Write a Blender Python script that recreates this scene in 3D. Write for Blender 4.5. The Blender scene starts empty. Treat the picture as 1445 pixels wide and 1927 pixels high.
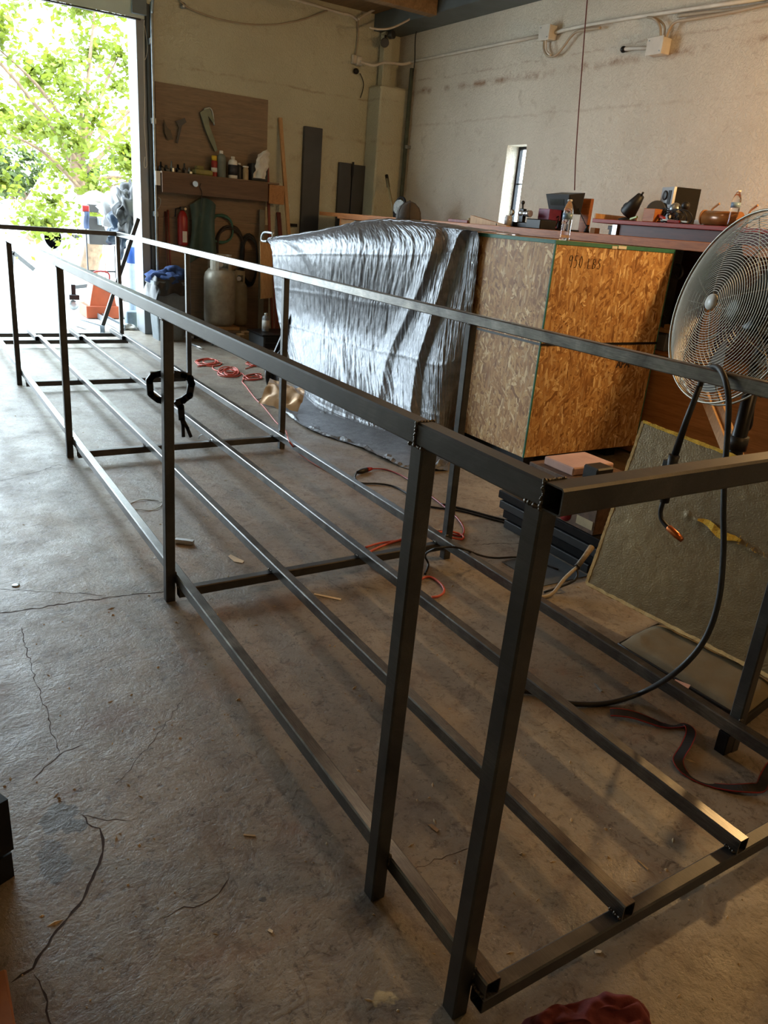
import bpy, bmesh, math, random
import numpy as np
from mathutils import Vector, Matrix, noise as mnoise
random.seed(7)
sc = bpy.context.scene
COL = sc.collection
PI = math.pi
# ------------------------------------------------------------------ camera
F = 1437.7104
YAW, PIT, ROL = -0.5814, -0.3638, 0.0868
CAM = np.array([-0.8698, -0.9333, 1.5832])
def rotm(a, b, c):
    ca, sa, cb, sb, cc, s_ = math.cos(a), math.sin(a), math.cos(b), math.sin(b), math.cos(c), math.sin(c)
    r = np.array([ca, sa, 0]); f = np.array([-sa*cb, ca*cb, sb]); u = np.cross(r, f)
    r2 = r*cc+u*s_; u2 = -r*s_+u*cc
    return np.array([r2, -u2, f])
RM = rotm(YAW, PIT, ROL)
def ray(u, v): return RM.T @ np.array([(u-722.5)/F, (v-963.5)/F, 1.])
def at(u, v, x=None, y=None, z=None, d=None):
    """measured photo point -> world point on the plane x=, y= or z= (or at depth d)"""
    q = ray(u, v)
    if d is not None: t = d
    elif x is not None: t = (x-CAM[0])/q[0]
    elif y is not None: t = (y-CAM[1])/q[1]
    else: t = (z-CAM[2])/q[2]
    return Vector((CAM+q*t).tolist())
cd = bpy.data.cameras.new('camera'); cam = bpy.data.objects.new('camera', cd); COL.objects.link(cam)
cd.sensor_fit = 'HORIZONTAL'; cd.sensor_width = 36; cd.lens = F/1445*36; cd.clip_start = .02; cd.clip_end = 300
mw = Matrix([[RM[0][i], -RM[1][i], -RM[2][i], CAM[i]] for i in range(3)]+[[0, 0, 0, 1]])
cam.matrix_world = mw
sc.camera = cam
# ------------------------------------------------------------------ light
sc.view_settings.view_transform = 'Standard'; sc.view_settings.look = 'None'
sc.view_settings.gamma = 1; sc.view_settings.use_curve_mapping = False
sc.view_settings.exposure = 0.45
W_ = bpy.data.worlds.new('daylight'); sc.world = W_; W_.use_nodes = True
bg = W_.node_tree.nodes['Background']
bg.inputs[0].default_value = (.74, .89, 1, 1); bg.inputs[1].default_value = 11.0
def light(name, kind, loc, col, power, size=.2, rot=None, sy=None):
    l = bpy.data.lights.new(name, kind); l.color = col; l.energy = power
    if kind == 'POINT': l.shadow_soft_size = size
    elif kind == 'AREA':
        l.size = size
        if sy: l.shape = 'RECTANGLE'; l.size_y = sy
    elif kind == 'SUN': l.angle = size
    o = bpy.data.objects.new(name, l); COL.objects.link(o); o.location = loc
    if rot: o.rotation_euler = rot
    return o
sun = light('sun', 'SUN', (0, 20, 10), (1, .96, .88), 6.0, .02, (math.radians(38), math.radians(28), 0))
po = light('door_portal', 'AREA', (-.4, 9.35, 1.7), (1, 1, 1), 1, 4.4, (-PI/2, 0, 0), 3.5)
po.data.cycles.is_portal = True
WARM = (1.0, .60, .24)
light('work_lamp', 'POINT', (4.35, 1.35, 2.65), WARM, 125, .11)
light('warm_fill', 'POINT', (2.2, -1.2, 3.5), (1, .60, .24), 50, .15)  # added warm fill behind the camera, no fixture there
light('back_lamp', 'POINT', (2.4, 3.6, 3.7), (1, .78, .55), 16, .12)
# ------------------------------------------------------------------ materials
def srgb(r, g, b):
    f = lambda c: (c/255/12.92 if c/255 <= .04045 else ((c/255+.055)/1.055)**2.4)
    return (f(r), f(g), f(b))
class NT:
    def __init__(s, name):
        s.m = bpy.data.materials.new(name); s.m.use_nodes = True
        s.t = s.m.node_tree; s.b = s.t.nodes['Principled BSDF']; s.tc = s.t.nodes.new('ShaderNodeTexCoord')
    def n(s, typ, **kw):
        q = s.t.nodes.new(typ)
        for k, v in kw.items(): setattr(q, k, v)
        return q
    def l(s, a, b): s.t.links.new(a, b)
    def co(s, scale=(1, 1, 1), rot=(0, 0, 0), src='Object'):
        q = s.n('ShaderNodeMapping'); q.inputs['Scale'].default_value = scale; q.inputs['Rotation'].default_value = rot
        s.l(s.tc.outputs[src], q.inputs[0]); return q.outputs[0]
    def noise(s, vec, sc_, det=4, rough=.55, dist=0):
        q = s.n('ShaderNodeTexNoise'); q.inputs['Scale'].default_value = sc_; q.inputs['Detail'].default_value = det
        q.inputs['Roughness'].default_value = rough; q.inputs['Distortion'].default_value = dist
        s.l(vec, q.inputs['Vector']); return q.outputs[0]
    def ramp(s, fac, stops):
        q = s.n('ShaderNodeValToRGB'); e = q.color_ramp.elements
        while len(e) < len(stops): e.new(.5)
        for i, (p, c) in enumerate(stops):
            e[i].position = p; e[i].color = (c[0], c[1], c[2], 1) if hasattr(c, '__len__') else (c, c, c, 1)
        s.l(fac, q.inputs[0]); return q.outputs[0]
    def mix(s, f, a, b, mode='MIX'):
        q = s.n('ShaderNodeMix', data_type='RGBA', blend_type=mode)
        for v, i in ((f, 0), (a, 6), (b, 7)):
            if isinstance(v, (int, float)): q.inputs[i].default_value = v
            elif isinstance(v, tuple): q.inputs[i].default_value = (*v[:3], 1)
            else: s.l(v, q.inputs[i])
        return q.outputs[2]
    def math(s, op, a, b=0, c=0):
        q = s.n('ShaderNodeMath', operation=op)
        for i, v in enumerate((a, b, c)):
            if isinstance(v, (int, float)): q.inputs[i].default_value = v
            else: s.l(v, q.inputs[i])
        return q.outputs[0]
    def bump(s, h, strength=.3, dist=.01):
        q = s.n('ShaderNodeBump'); q.inputs['Strength'].default_value = strength; q.inputs['Distance'].default_value = dist
        s.l(h, q.inputs['Height']); s.l(q.outputs[0], s.b.inputs['Normal'])
    def set(s, **kw):
        for k, v in kw.items():
            i = s.b.inputs[k.replace('_', ' ')]
            if isinstance(v, (int, float)): i.default_value = v
            elif isinstance(v, tuple): i.default_value = (*v[:3], 1)
            else: s.l(v, i)
_M = {}
def M(name, col, rough=.6, metal=0., var=.25, scale=8., bump=.0, bscale=60., stretch=(1, 1, 1), trans=0., ior=1.45, dark=None):
    """plain procedural material: base colour broken by noise, fine bump"""
    if name in _M: return _M[name]
    t = NT(name); c = srgb(*col); v = t.co(stretch)
    nz = t.noise(v, scale, 5, .6)
    lo = tuple(x*(1-var) for x in c) if dark is None else srgb(*dark); hi = tuple(min(1, x*(1+var)) for x in c)
    t.set(Base_Color=t.ramp(nz, [(.3, lo), (.7, hi)]), Metallic=metal, Roughness=rough)
    if trans: t.set(Transmission_Weight=trans, IOR=ior)
    if bump: t.bump(t.noise(v, bscale, 3), bump, .004)
    _M[name] = t.m; return t.m
def m_concrete():
    t = NT('concrete_floor'); v = t.co()
    a = t.noise(v, 1.1, 6, .62, .4); b = t.noise(v, 9, 8, .7, .6); c = t.noise(v, 55, 4, .7)
    base = t.ramp(a, [(.3, srgb(112, 104, 92)), (.5, srgb(136, 127, 113)), (.72, srgb(158, 148, 132))])
    base = t.mix(t.ramp(b, [(.34, .6), (.50, 0)]), base, srgb(92, 74, 60))
    base = t.mix(t.ramp(c, [(.32, .6), (.42, 0)]), base, srgb(62, 50, 42))
    base = t.mix(t.ramp(t.noise(t.co((1, .35, 1), (0, 0, .9)), 28, 5, .7, 1.0), [(.32, .45), (.42, 0)]), base, srgb(70, 58, 50))
    base = t.mix(t.ramp(t.noise(v, 3.1, 9, .75, 1.2), [(.56, 0), (.68, .6)]), base, srgb(122, 92, 70))
    base = t.mix(t.ramp(t.noise(v, 22, 8, .8, .8), [(.36, .75), (.46, 0)]), base, srgb(66, 52, 42))
    base = t.mix(t.ramp(t.noise(v, 120, 2, .5), [(.70, 0), (.76, .6)]), base, srgb(178, 168, 150))
    # grey paint / oil marks at fixed spots of the slab, edges broken by noise
    geo = t.n('ShaderNodeNewGeometry'); nz = t.n('ShaderNodeTexNoise'); nz.inputs['Scale'].default_value = 14; nz.inputs['Detail'].default_value = 5
    t.l(geo.outputs['Position'], nz.inputs['Vector'])
    dv = t.n('ShaderNodeVectorMath', operation='MULTIPLY_ADD'); t.l(nz.outputs['Color'], dv.inputs[0]); dv.inputs[1].default_value = (.10, .10, 0); t.l(geo.outputs['Position'], dv.inputs[2])
    def spot(px, py, rx, ry, col, k, soft=.15):
        nonlocal base
        mp = t.n('ShaderNodeMapping'); mp.vector_type = 'POINT'
        mp.inputs['Location'].default_value = (-(px+.05)/rx, -(py+.05)/ry, 0); mp.inputs['Scale'].default_value = (1/rx, 1/ry, 0)
        t.l(dv.outputs[0], mp.inputs[0]); ln = t.n('ShaderNodeVectorMath', operation='LENGTH'); t.l(mp.outputs[0], ln.inputs[0])
        base = t.mix(t.ramp(ln.outputs['Value'], [(1-soft, k), (1, 0)]), base, srgb(*col))
    spot(-.66, .86, .045, .06, (72, 70, 68), .85); spot(-.62, .80, .03, .04, (66, 64, 62), .85)
    spot(-.70, .72, .035, .09, (80, 77, 74), .8); spot(-.27, .35, .012, .014, (60, 58, 56), .8)
    spot(-.05, .22, .11, .07, (72, 62, 52), .75, .5); spot(-.52, .0, .022, .018, (52, 46, 40), .8)
    spot(-.14, 0, .016, .024, (196, 180, 140), .9, .3); spot(.0, 1.3, .2, .12, (138, 112, 86), .5, .6)
    spot(.55, .75, .12, .16, (150, 128, 96), .5, .6); spot(1.25, .2, .1, .07, (140, 118, 88), .5, .6)
    spot(.40, 1.75, .22, .12, (108, 84, 60), .6, .6); spot(-.45, 1.25, .16, .07, (112, 82, 60), .55, .6)
    spot(1.9, 1.75, .2, .08, (112, 94, 78), .6, .6); spot(.55, .2, .04, .04, (58, 52, 44), .6, .6)
    t.set(Base_Color=base, Roughness=t.ramp(t.noise(v, 5, 8, .75), [(.3, .30), (.7, .62)]), Specular_IOR_Level=.6)
    t.bump(t.math('ADD', t.math('MULTIPLY', b, 1.0), t.math('MULTIPLY', c, .6)), .55, .007)
    return t.m
def m_wall(name, lines=(), tint=(1, 1, 1)):
    t = NT(name); v = t.co()
    a = t.noise(v, .55, 6, .6); b = t.noise(v, 6, 7, .7, .5)
    base = t.ramp(a, [(.3, srgb(196, 188, 172)), (.7, srgb(222, 214, 198))])
    base = t.mix(t.ramp(b, [(.28, .5), (.42, 0)]), base, srgb(168, 152, 132))
    base = t.mix(t.ramp(t.noise(v, 34, 4, .6), [(.22, .5), (.3, 0)]), base, srgb(150, 128, 104))
    sp = t.n('ShaderNodeSeparateXYZ'); geo = t.n('ShaderNodeNewGeometry'); t.l(geo.outputs['Position'], sp.inputs[0])
    for (z0, wd, k) in lines:
        zz = t.math('ADD', sp.outputs[2], t.math('MULTIPLY', t.noise(v, 2.2, 6, .7), .12))
        d = t.math('ABSOLUTE', t.math('SUBTRACT', zz, z0+.06))
        f = t.math('MULTIPLY', t.ramp(t.math('DIVIDE', d, wd), [(.1, 1), (1, 0)]), t.math('MULTIPLY', t.ramp(t.noise(v, 3.5, 5, .7), [(.42, 0), (.6, 1)]), k))
        base = t.mix(f, base, srgb(146, 112, 84))
    base = t.mix(1.0, base, tint, 'MULTIPLY')
    t.set(Base_Color=base, Roughness=.75)
    w = t.noise(v, 26, 3, .55, 1.6)
    t.bump(t.math('ADD', t.ramp(w, [(.42, 0), (.58, 1)]), t.math('MULTIPLY', b, .8)), .62, .008)
    return t.m
def m_osb(name, k=1.0):
    t = NT(name); v0 = t.co()
    sx_ = t.n('ShaderNodeSeparateXYZ'); t.l(v0, sx_.inputs[0]); cx_ = t.n('ShaderNodeCombineXYZ')
    t.l(t.math('ADD', sx_.outputs[0], sx_.outputs[1]), cx_.inputs[0]); t.l(sx_.outputs[2], cx_.inputs[1]); v0 = cx_.outputs[0]
    wp = t.n('ShaderNodeVectorMath', operation='MULTIPLY_ADD'); nz = t.n('ShaderNodeTexNoise'); nz.inputs['Scale'].default_value = 7
    t.l(v0, nz.inputs['Vector']); t.l(nz.outputs['Color'], wp.inputs[0]); wp.inputs[1].default_value = (.035, .035, 0); t.l(v0, wp.inputs[2])
    col = None; hh = None
    rots = [(0, .25), (0, 1.15), (0, -.7), (0, 2.0), (0, 2.75), (0, .7), (0, 1.6)]
    for i, (ra, rb) in enumerate(rots):
        mp = t.n('ShaderNodeMapping'); mp.inputs['Rotation'].default_value = (0, 0, rb); mp.inputs['Scale'].default_value = (10+i, 38+5*i, 0)
        mp.inputs['Location'].default_value = (i*3.3, i*1.7, 0); mp.vector_type = 'TEXTURE'; mp.inputs['Scale'].default_value = (1/(10+i), 1/(38+5*i), 1)
        t.l(wp.outputs[0], mp.inputs[0])
        vo = t.n('ShaderNodeTexVoronoi'); vo.inputs['Scale'].default_value = 1.0; t.l(mp.outputs[0], vo.inputs['Vector'])
        sp = t.n('ShaderNodeSeparateColor'); t.l(vo.outputs['Color'], sp.inputs[0])
        c = t.ramp(sp.outputs[0], [(.0, srgb(122*k, 80*k, 42*k)), (.3, srgb(178*k, 130*k, 76*k)), (.55, srgb(205*k, 165*k, 108*k)), (.78, srgb(150*k, 102*k, 56*k)), (1, srgb(240*k, 212*k, 160*k))])
        if col is None: col, hh = c, sp.outputs[1]
        else:
            f = t.ramp(sp.outputs[2], [(.54, 0), (.58, 1)])
            col = t.mix(f, col, c); hh = t.mix(f, hh, sp.outputs[1])
    grain = t.noise(t.co((6, 6, 60)), 14, 3)
    col = t.mix(t.ramp(grain, [(.35, .35), (.55, 0)]), col, srgb(96*k, 60*k, 28*k))
    t.set(Base_Color=col, Roughness=.6); t.bump(hh, .3, .003); return t.m
def m_wood(name, c1, c2, axis=2, rough=.6, sc_=5):
    t = NT(name); s_ = [9, 9, 9]; s_[axis] = .7
    v = t.co(tuple(s_)); g = t.noise(v, sc_*.6, 5, .6, 1.5); f = t.noise(v, sc_*5, 3, .5)
    c = t.ramp(g, [(.3, srgb(*c1)), (.7, srgb(*c2))])
    c = t.mix(t.ramp(f, [(.3, .35), (.5, 0)]), c, tuple(x*.5 for x in srgb(*c1)))
    t.set(Base_Color=c, Roughness=rough); t.bump(f, .15, .002); return t.m
def m_steel(name='mill_steel', k=1.0, mt=.85, ro=.27):
    t = NT(name); v = t.co()
    a = t.noise(v, 6, 6, .65, .6); s_ = t.noise(t.co((60, 3, 60)), 6, 4, .6)
    c = t.ramp(a, [(.3, srgb(78*k, 78*k, 79*k)), (.55, srgb(108*k, 107*k, 105*k)), (.75, srgb(136*k, 133*k, 126*k))])
    c = t.mix(t.ramp(s_, [(.4, .4), (.6, 0)]), c, srgb(60, 58, 56))
    c = t.mix(t.ramp(t.noise(v, 22, 6, .7), [(.66, 0), (.74, .55)]), c, srgb(92, 66, 46))
    t.set(Base_Color=c, Metallic=mt, Roughness=t.ramp(a, [(.3, ro), (.7, ro+.08)])); t.bump(s_, .06, .002); return t.m
def m_tarp():
    t = NT('silver_tarp'); v = t.co()
    a = t.noise(v, 14, 6, .6, .4)
    w = t.n('ShaderNodeTexVoronoi'); w.inputs['Scale'].default_value = 1; t.l(t.co((14, 30, 12)), w.inputs['Vector'])
    t.set(Base_Color=t.ramp(a, [(.3, srgb(104, 106, 110)), (.7, srgb(140, 142, 146))]), Metallic=.58, Roughness=.36)
    t.bump(t.math('ADD', t.noise(t.co((1, 2.2, .9)), 34, 4, .6, .8), t.math('MULTIPLY', w.outputs['Distance'], .4)), .55, .008)
    return t.m
def m_foil():
    t = NT('foil_facing'); v = t.co()
    a = t.noise(v, 3, 5, .6)
    wv = t.n('ShaderNodeTexBrick'); wv.inputs['Scale'].default_value = 26; t.l(t.co((1, 1, 1)), wv.inputs['Vector'])
    t.set(Base_Color=t.ramp(a, [(.3, srgb(112, 96, 68)), (.7, srgb(140, 122, 88))]), Metallic=.45, Roughness=.46)
    g = t.noise(t.co((40, 40, 60)), 3, 2, .5)
    t.bump(g, .45, .004); return t.m
def m_leaf(name, c1, c2):
    t = NT(name); oi = t.noise(t.co(), 2.5, 3)
    t.set(Base_Color=t.ramp(oi, [(.3, srgb(*c1)), (.7, srgb(*c2))]), Roughness=.6)
    tr = t.n('ShaderNodeBsdfTranslucent'); tr.inputs[0].default_value = (*srgb(*c2), 1)
    mx = t.n('ShaderNodeMixShader'); mx.inputs[0].default_value = .45; out = t.t.nodes['Material Output']
    t.l(t.b.outputs[0], mx.inputs[1]); t.l(tr.outputs[0], mx.inputs[2]); t.l(mx.outputs[0], out.inputs[0]); return t.m
CONC = m_concrete()
WALLR = m_wall('plaster_right', lines=((3.17, .05, .9), (2.78, .02, .35), (3.30, .015, .5)))
WALLB = m_wall('plaster_far', lines=((3.05, .02, .5), (2.55, .03, .5)), tint=(.90, .97, .90))
OSB = m_osb('osb_strands')
STEEL = m_steel('mill_steel', .72, .6, .40); STEELR = m_steel('sky_lit_steel', 1.12)  # lighter copy for the bottom rails, sky reflection put into its colour
DARKIN = M('tube_inside', (26, 25, 24), .8)
WELD = M('weld_bead', (84, 78, 70), .38, .8, .35, 40, .4, 90)
TARP = m_tarp(); TARPB = M('tarp_brown_side', (150, 112, 66), .38, .35, .25, 6, .4, 20)
FOIL = m_foil()
PLY = m_wood('plywood_old', (118, 100, 80), (144, 122, 98), 0, .7, 3)
PLY2 = m_wood('plywood_orange', (142, 96, 52), (178, 128, 76), 1, .6, 3)
BENCHW = m_wood('bench_wood', (140, 80, 34), (186, 116, 56), 1, .5, 5)
PINE = m_wood('pine_lumber', (166, 126, 82), (196, 156, 108), 2, .6, 5)
REDW = m_wood('red_wood', (104, 44, 34), (132, 58, 44), 2, .6, 5)
DARKW = m_wood('dark_desk', (66, 24, 14), (90, 36, 22), 1, .45, 5)
CEILW = m_wood('ceiling_board', (116, 92, 62), (146, 116, 80), 1, .8, 3)
GREEN = M('green_edge_paint', (44, 108, 92), .6, 0, .25, 14, .3)
BLK = M('black_plastic', (18, 18, 19), .5, 0, .3, 12)
BLKR = M('black_rubber', (20, 20, 21), .55, 0, .3, 12)
BLKM = M('black_metal', (30, 30, 32), .35, .6, .3, 12)
GREYP = M('grey_paint_panel', (62, 64, 66), .5, .2, .2, 3)
GREYD = M('door_section_paint', (176, 184, 170), .6, .1, .12, 2)
TRIMW = M('white_trim', (128, 131, 134), .5, 0, .1, 4)
TRIMG = M('grey_trim', (92, 100, 102), .55, .2, .15, 4)
GALV = M('galvanised', (150, 158, 162), .35, .7, .2, 14)
STEELB = m_steel('bright_steel', 1.25, .8)  # right top rail: less mill scale, plus reflected sky put into the tone
CHROME = M('bright_wire', (150, 144, 130), .42, .75, .08, 4)
ALU = M('aluminium', (196, 198, 200), .3, .85, .1, 8)
PVC = M('white_conduit', (206, 200, 188), .5, 0, .15, 5)
CABG = M('beige_cable', (168, 154, 132), .55, 0, .15, 5)
REDC = M('red_cord', (196, 82, 62), .42, 0, .15, 5)
REDP = M('red_paint', (142, 30, 26), .35, 0, .15, 6)
MAROON = M('maroon_cord', (84, 36, 30), .6, 0, .15, 6)
ORG = M('orange_paint', (150, 62, 22), .5, 0, .2, 6)
YEL = M('yellow_fibre', (214, 172, 58), .9, 0, .3, 40, .6, 160)
COPPER = M('copper_nozzle', (196, 112, 62), .28, .95, .15, 20)
WHITEP = M('white_plastic', (220, 220, 216), .4, 0, .08, 6)
LABEL = M('dark_label', (48, 50, 58), .5, 0, .3, 30)
BLUEC = M('blue_denim', (32, 56, 100), .9, 0, .35, 12, .5, 80)
BLUEP = M('blue_plastic', (40, 84, 170), .4, 0, .2, 6)
TANKP = M('tank_paint', (158, 152, 138), .42, .25, .25, 9, .15, 30)
TANK2 = M('tank_paint_tan', (150, 142, 118), .5, .1, .2, 9)
BIN = M('bin_grey', (96, 104, 108), .5, 0, .25, 8, .1)
BAGM = M('bag_black', (18, 19, 21), .42, 0, .3, 8, .5, 30)
CANV = M('olive_canvas', (122, 112, 88), .8, 0, .15, 5, .3, 120)
KRAFT = M('cardboard', (150, 104, 62), .8, 0, .2, 6)
CARTON = M('printed_carton', (94, 70, 52), .55, 0, .5, 26)
CLOTHR = M('red_cloth', (92, 30, 30), .9, 0, .25, 8, .5, 60)
CLOTHW = M('white_cloth', (206, 204, 196), .9, 0, .1, 8, .3, 60)
CAPM = M('brown_cap', (72, 66, 60), .9, 0, .15, 8, .3, 160)
PINK = M('pinkish_foam', (198, 162, 150), .8, 0, .12, 8)
GREENH = M('green_hose', (52, 96, 82), .5, 0, .2, 8)
TEAL = M('teal_tape', (90, 170, 170), .5)
BARK = M('bark', (112, 92, 74), .9, 0, .3, 8, .6, 30)
PAVE = M('driveway_concrete', (190, 188, 182), .8, 0, .1, 1.2, .2, 30)
YBEIGE = M('tan_plastic', (176, 160, 128), .5)
PURP = M('purple_box', (110, 30, 70), .5, 0, .3, 20)
SILV = M('silver_face', (186, 188, 190), .3, .6, .08, 8)
CHIP = M('pale_chip', (220, 206, 180), .7)
def m_glass(name, col=(1, 1, 1), rough=.02):
    t = NT(name); t.set(Base_Color=col, Roughness=rough, Transmission_Weight=1.0, IOR=1.33); return t.m
PET = m_glass('clear_bottle', (.96, .98, 1.0), .04)
WATER = M('bottle_label', (120, 150, 176), .3, 0, .3, 30)
LEAF = m_leaf('leaf_yellow_green', (58, 74, 16), (116, 128, 32)); LEAF2 = m_leaf('leaf_green', (36, 52, 22), (66, 80, 32))
# ------------------------------------------------------------------ mesh building
V = Vector
class MB:
    def __init__(s): s.v = []; s.f = []; s.sm = []
    def add(s, vs, fs, smooth=False):
        o = len(s.v); s.v += [tuple(v) for v in vs]; s.f += [tuple(i+o for i in f) for f in fs]; s.sm += [smooth]*len(fs); return s
    def box(s, lo, hi, bev=0.0, rot=0, piv=None):
        (x0, y0, z0), (x1, y1, z1) = lo, hi
        if bev > 0:
            b = bev; pts = []
            for sx, X, in ((1, x0), (-1, x1)):
                for sy, Y in ((1, y0), (-1, y1)):
                    for sz, Z in ((1, z0), (-1, z1)):
                        pts += [(X, Y+sy*b, Z+sz*b), (X+sx*b, Y, Z+sz*b), (X+sx*b, Y+sy*b, Z)]
            bm = bmesh.new(); [bm.verts.new(p) for p in pts]
            r = bmesh.ops.convex_hull(bm, input=bm.verts); bm.verts.index_update()
            bmesh.ops.dissolve_limit(bm, angle_limit=.02, verts=bm.verts, edges=bm.edges)
            bm.verts.index_update()
            vs = [tuple(v.co) for v in bm.verts]; fs = [[v.index for v in f.verts] for f in bm.faces]; bm.free()
        else:
            vs = [(x, y, z) for x in (x0, x1) for y in (y0, y1) for z in (z0, z1)]
            fs = [(0, 1, 3, 2), (4, 6, 7, 5), (0, 4, 5, 1), (2, 3, 7, 6), (0, 2, 6, 4), (1, 5, 7, 3)]
        if rot:
            c = piv or ((x0+x1)/2, (y0+y1)/2, 0); ca, sa = math.cos(rot), math.sin(rot)
            vs = [(c[0]+(x-c[0])*ca-(y-c[1])*sa, c[1]+(x-c[0])*sa+(y-c[1])*ca, z) for x, y, z in vs]
        return s.add(vs, fs)
    def bar(s, p0, p1, w, h, up=(0, 0, 1), hollow=0., bev=.1):
        """rectangular bar (w across, h along up), chamfered long edges; hollow = wall thickness leaves both ends open"""
        p0, p1, up = V(p0), V(p1), V(up); d = (p1-p0).normalized(); r = d.cross(up).normalized(); u = r.cross(d)
        b = bev*min(w, h)
        def loop(w, h, b): return [(w/2, h/2-b), (w/2-b, h/2), (-w/2+b, h/2), (-w/2, h/2-b), (-w/2, -h/2+b), (-w/2+b, -h/2), (w/2-b, -h/2), (w/2, -h/2+b)]
        O = loop(w, h, b); vs = [p+r*a+u*c for p in (p0, p1) for a, c in O]; n = 8
        fs = [(i, (i+1) % n, n+(i+1) % n, n+i) for i in range(n)]
        if not hollow: fs += [tuple(range(n))[::-1], tuple(range(n, 2*n))]
        else:
            I = loop(w-2*hollow, h-2*hollow, b*.6); dep = min(.35, (p1-p0).length*.45)
            vs += [p+r*a+u*c for p in (p0, p1) for a, c in I]
            vs += [p+r*a+u*c for p in (p0+d*dep, p1-d*dep) for a, c in I]
            for e in (0, 1):
                for i in range(n):
                    j = (i+1) % n
                    fs.append((e*n+i, e*n+j, 2*n+e*n+j, 2*n+e*n+i)); fs.append((2*n+e*n+i, 2*n+e*n+j, 4*n+e*n+j, 4*n+e*n+i))
                fs.append(tuple(range(4*n+e*n, 5*n+e*n)))
        return s.add(vs, fs)
    def tube(s, path, r, n=8, cap=True, closed=False):
        P = [V(p) for p in path]; m = len(P); vs = []; up = None
        for i, p in enumerate(P):
            if closed: d = (P[(i+1) % m]-P[i-1])
            else: d = (P[min(i+1, m-1)]-P[max(i-1, 0)])
            d.normalize()
            if up is None: up = d.orthogonal().normalized()
            up = (up-d*up.dot(d)); up = up.normalized() if up.length > 1e-6 else d.orthogonal().normalized()
            sd = d.cross(up); rr = r[i] if hasattr(r, '__len__') else r
            vs += [p+(up*math.cos(2*PI*k/n)+sd*math.sin(2*PI*k/n))*rr for k in range(n)]
        fs = [(i*n+k, i*n+(k+1) % n, ((i+1) % m)*n+(k+1) % n, ((i+1) % m)*n+k) for i in range(m if closed else m-1) for k in range(n)]
        s.add(vs, fs, True)
        if cap and not closed: s.add(vs[:n], [tuple(range(n))]); s.add(vs[-n:], [tuple(range(n))])
        return s
    def lathe(s, prof, c=(0, 0, 0), n=24, ax=None, smooth=True, ex=1., ey=1.):
        """revolve (radius, height) about the axis ax through c"""
        c = V(c); q = V((0, 0, 1)).rotation_difference(V(ax)) if ax is not None else None; vs = []
        for r, h in prof:
            for k in range(n):
                a = 2*PI*k/n; p = V((r*math.cos(a)*ex, r*math.sin(a)*ey, h)); p = q @ p if q else p; vs.append(c+p)
        m = len(prof); s.add(vs, [(i*n+k, i*n+(k+1) % n, (i+1)*n+(k+1) % n, (i+1)*n+k) for i in range(m-1) for k in range(n)], smooth)
        s.add(vs[:n], [tuple(range(n))[::-1]]); s.add(vs[-n:], [tuple(range(n))]); return s
    def prism(s, poly, o, ux, uy, th):
        """flat outline poly in the plane (o, ux, uy), extruded by th along the normal"""
        o, ux, uy = V(o), V(ux).normalized(), V(uy).normalized(); nn = ux.cross(uy); n = len(poly)
        vs = [o+ux*a+uy*b+nn*t for t in (0, th) for a, b in poly]
        return s.add(vs, [tuple(range(n))[::-1], tuple(range(n, 2*n))]+[(i, (i+1) % n, n+(i+1) % n, n+i) for i in range(n)])
    def ball(s, c, r, n=10, sq=(1, 1, 1), jit=0., seed=0):
        c = V(c); vs = []; m = n//2+2
        for i in range(m):
            a = PI*(i+.0)/(m-1)
            for k in range(n):
                b = 2*PI*k/n; d = V((math.sin(a)*math.cos(b), math.sin(a)*math.sin(b), math.cos(a)))
                rr = r*(1+jit*mnoise.noise(d*2.3+V((seed, seed*.7, 0))))
                vs.append(c+V((d.x*sq[0], d.y*sq[1], d.z*sq[2]))*rr)
        return s.add(vs, [(i*n+k, (i+1)*n+k, (i+1)*n+(k+1) % n, i*n+(k+1) % n) for i in range(m-1) for k in range(n)], True)
    def grid(s, fn, nu, nv, smooth=True, thick=0):
        vs = [fn(i/nu, j/nv) for i in range(nu+1) for j in range(nv+1)]; w = nv+1
        return s.add(vs, [(i*w+j, (i+1)*w+j, (i+1)*w+j+1, i*w+j+1) for i in range(nu) for j in range(nv)], smooth)
OFF = {}
def root_of(o):
    while o.parent: o = o.parent
    return o
def build(name, mb, mat, parent=None, weld=False):
    me = bpy.data.meshes.new(name); off = V((0, 0, 0))
    if parent is not None: off = OFF.get(root_of(parent).name, off)
    elif mb.v:
        A = np.array(mb.v); off = V(((A[:, 0].min()+A[:, 0].max())/2, (A[:, 1].min()+A[:, 1].max())/2, A[:, 2].min()))
    me.from_pydata([tuple(V(v)-off) for v in mb.v], [], mb.f)
    me.polygons.foreach_set('use_smooth', mb.sm); me.materials.append(mat); me.validate()
    bm = bmesh.new(); bm.from_mesh(me); bmesh.ops.remove_doubles(bm, verts=bm.verts, dist=1e-5)
    bmesh.ops.recalc_face_normals(bm, faces=bm.faces); bm.to_mesh(me); bm.free(); me.update()
    o = bpy.data.objects.new(name, me); COL.objects.link(o)
    if parent is not None: o.parent = parent
    else: o.location = off; OFF[o.name] = off
    return o
def tag(o, label=None, cat=None, group=None, kind=None):
    for k, v in (('label', label), ('category', cat), ('group', group), ('kind', kind)):
        if v: o[k] = v
    return o
def thing(name, label, cat, loc, group=None, world=True, rotz=0):
    """Empty at the base; with world=True its parts are given in world coordinates"""
    o = bpy.data.objects.new(name, None); COL.objects.link(o); o.location = loc; o.empty_display_size = .05
    OFF[o.name] = V(loc) if world else V((0, 0, 0)); o.rotation_euler = (0, 0, rotz)
    return tag(o, label, cat, group)
def one(name, mb, mat, label, cat, group=None): return tag(build(name, mb, mat), label, cat, group)
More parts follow.
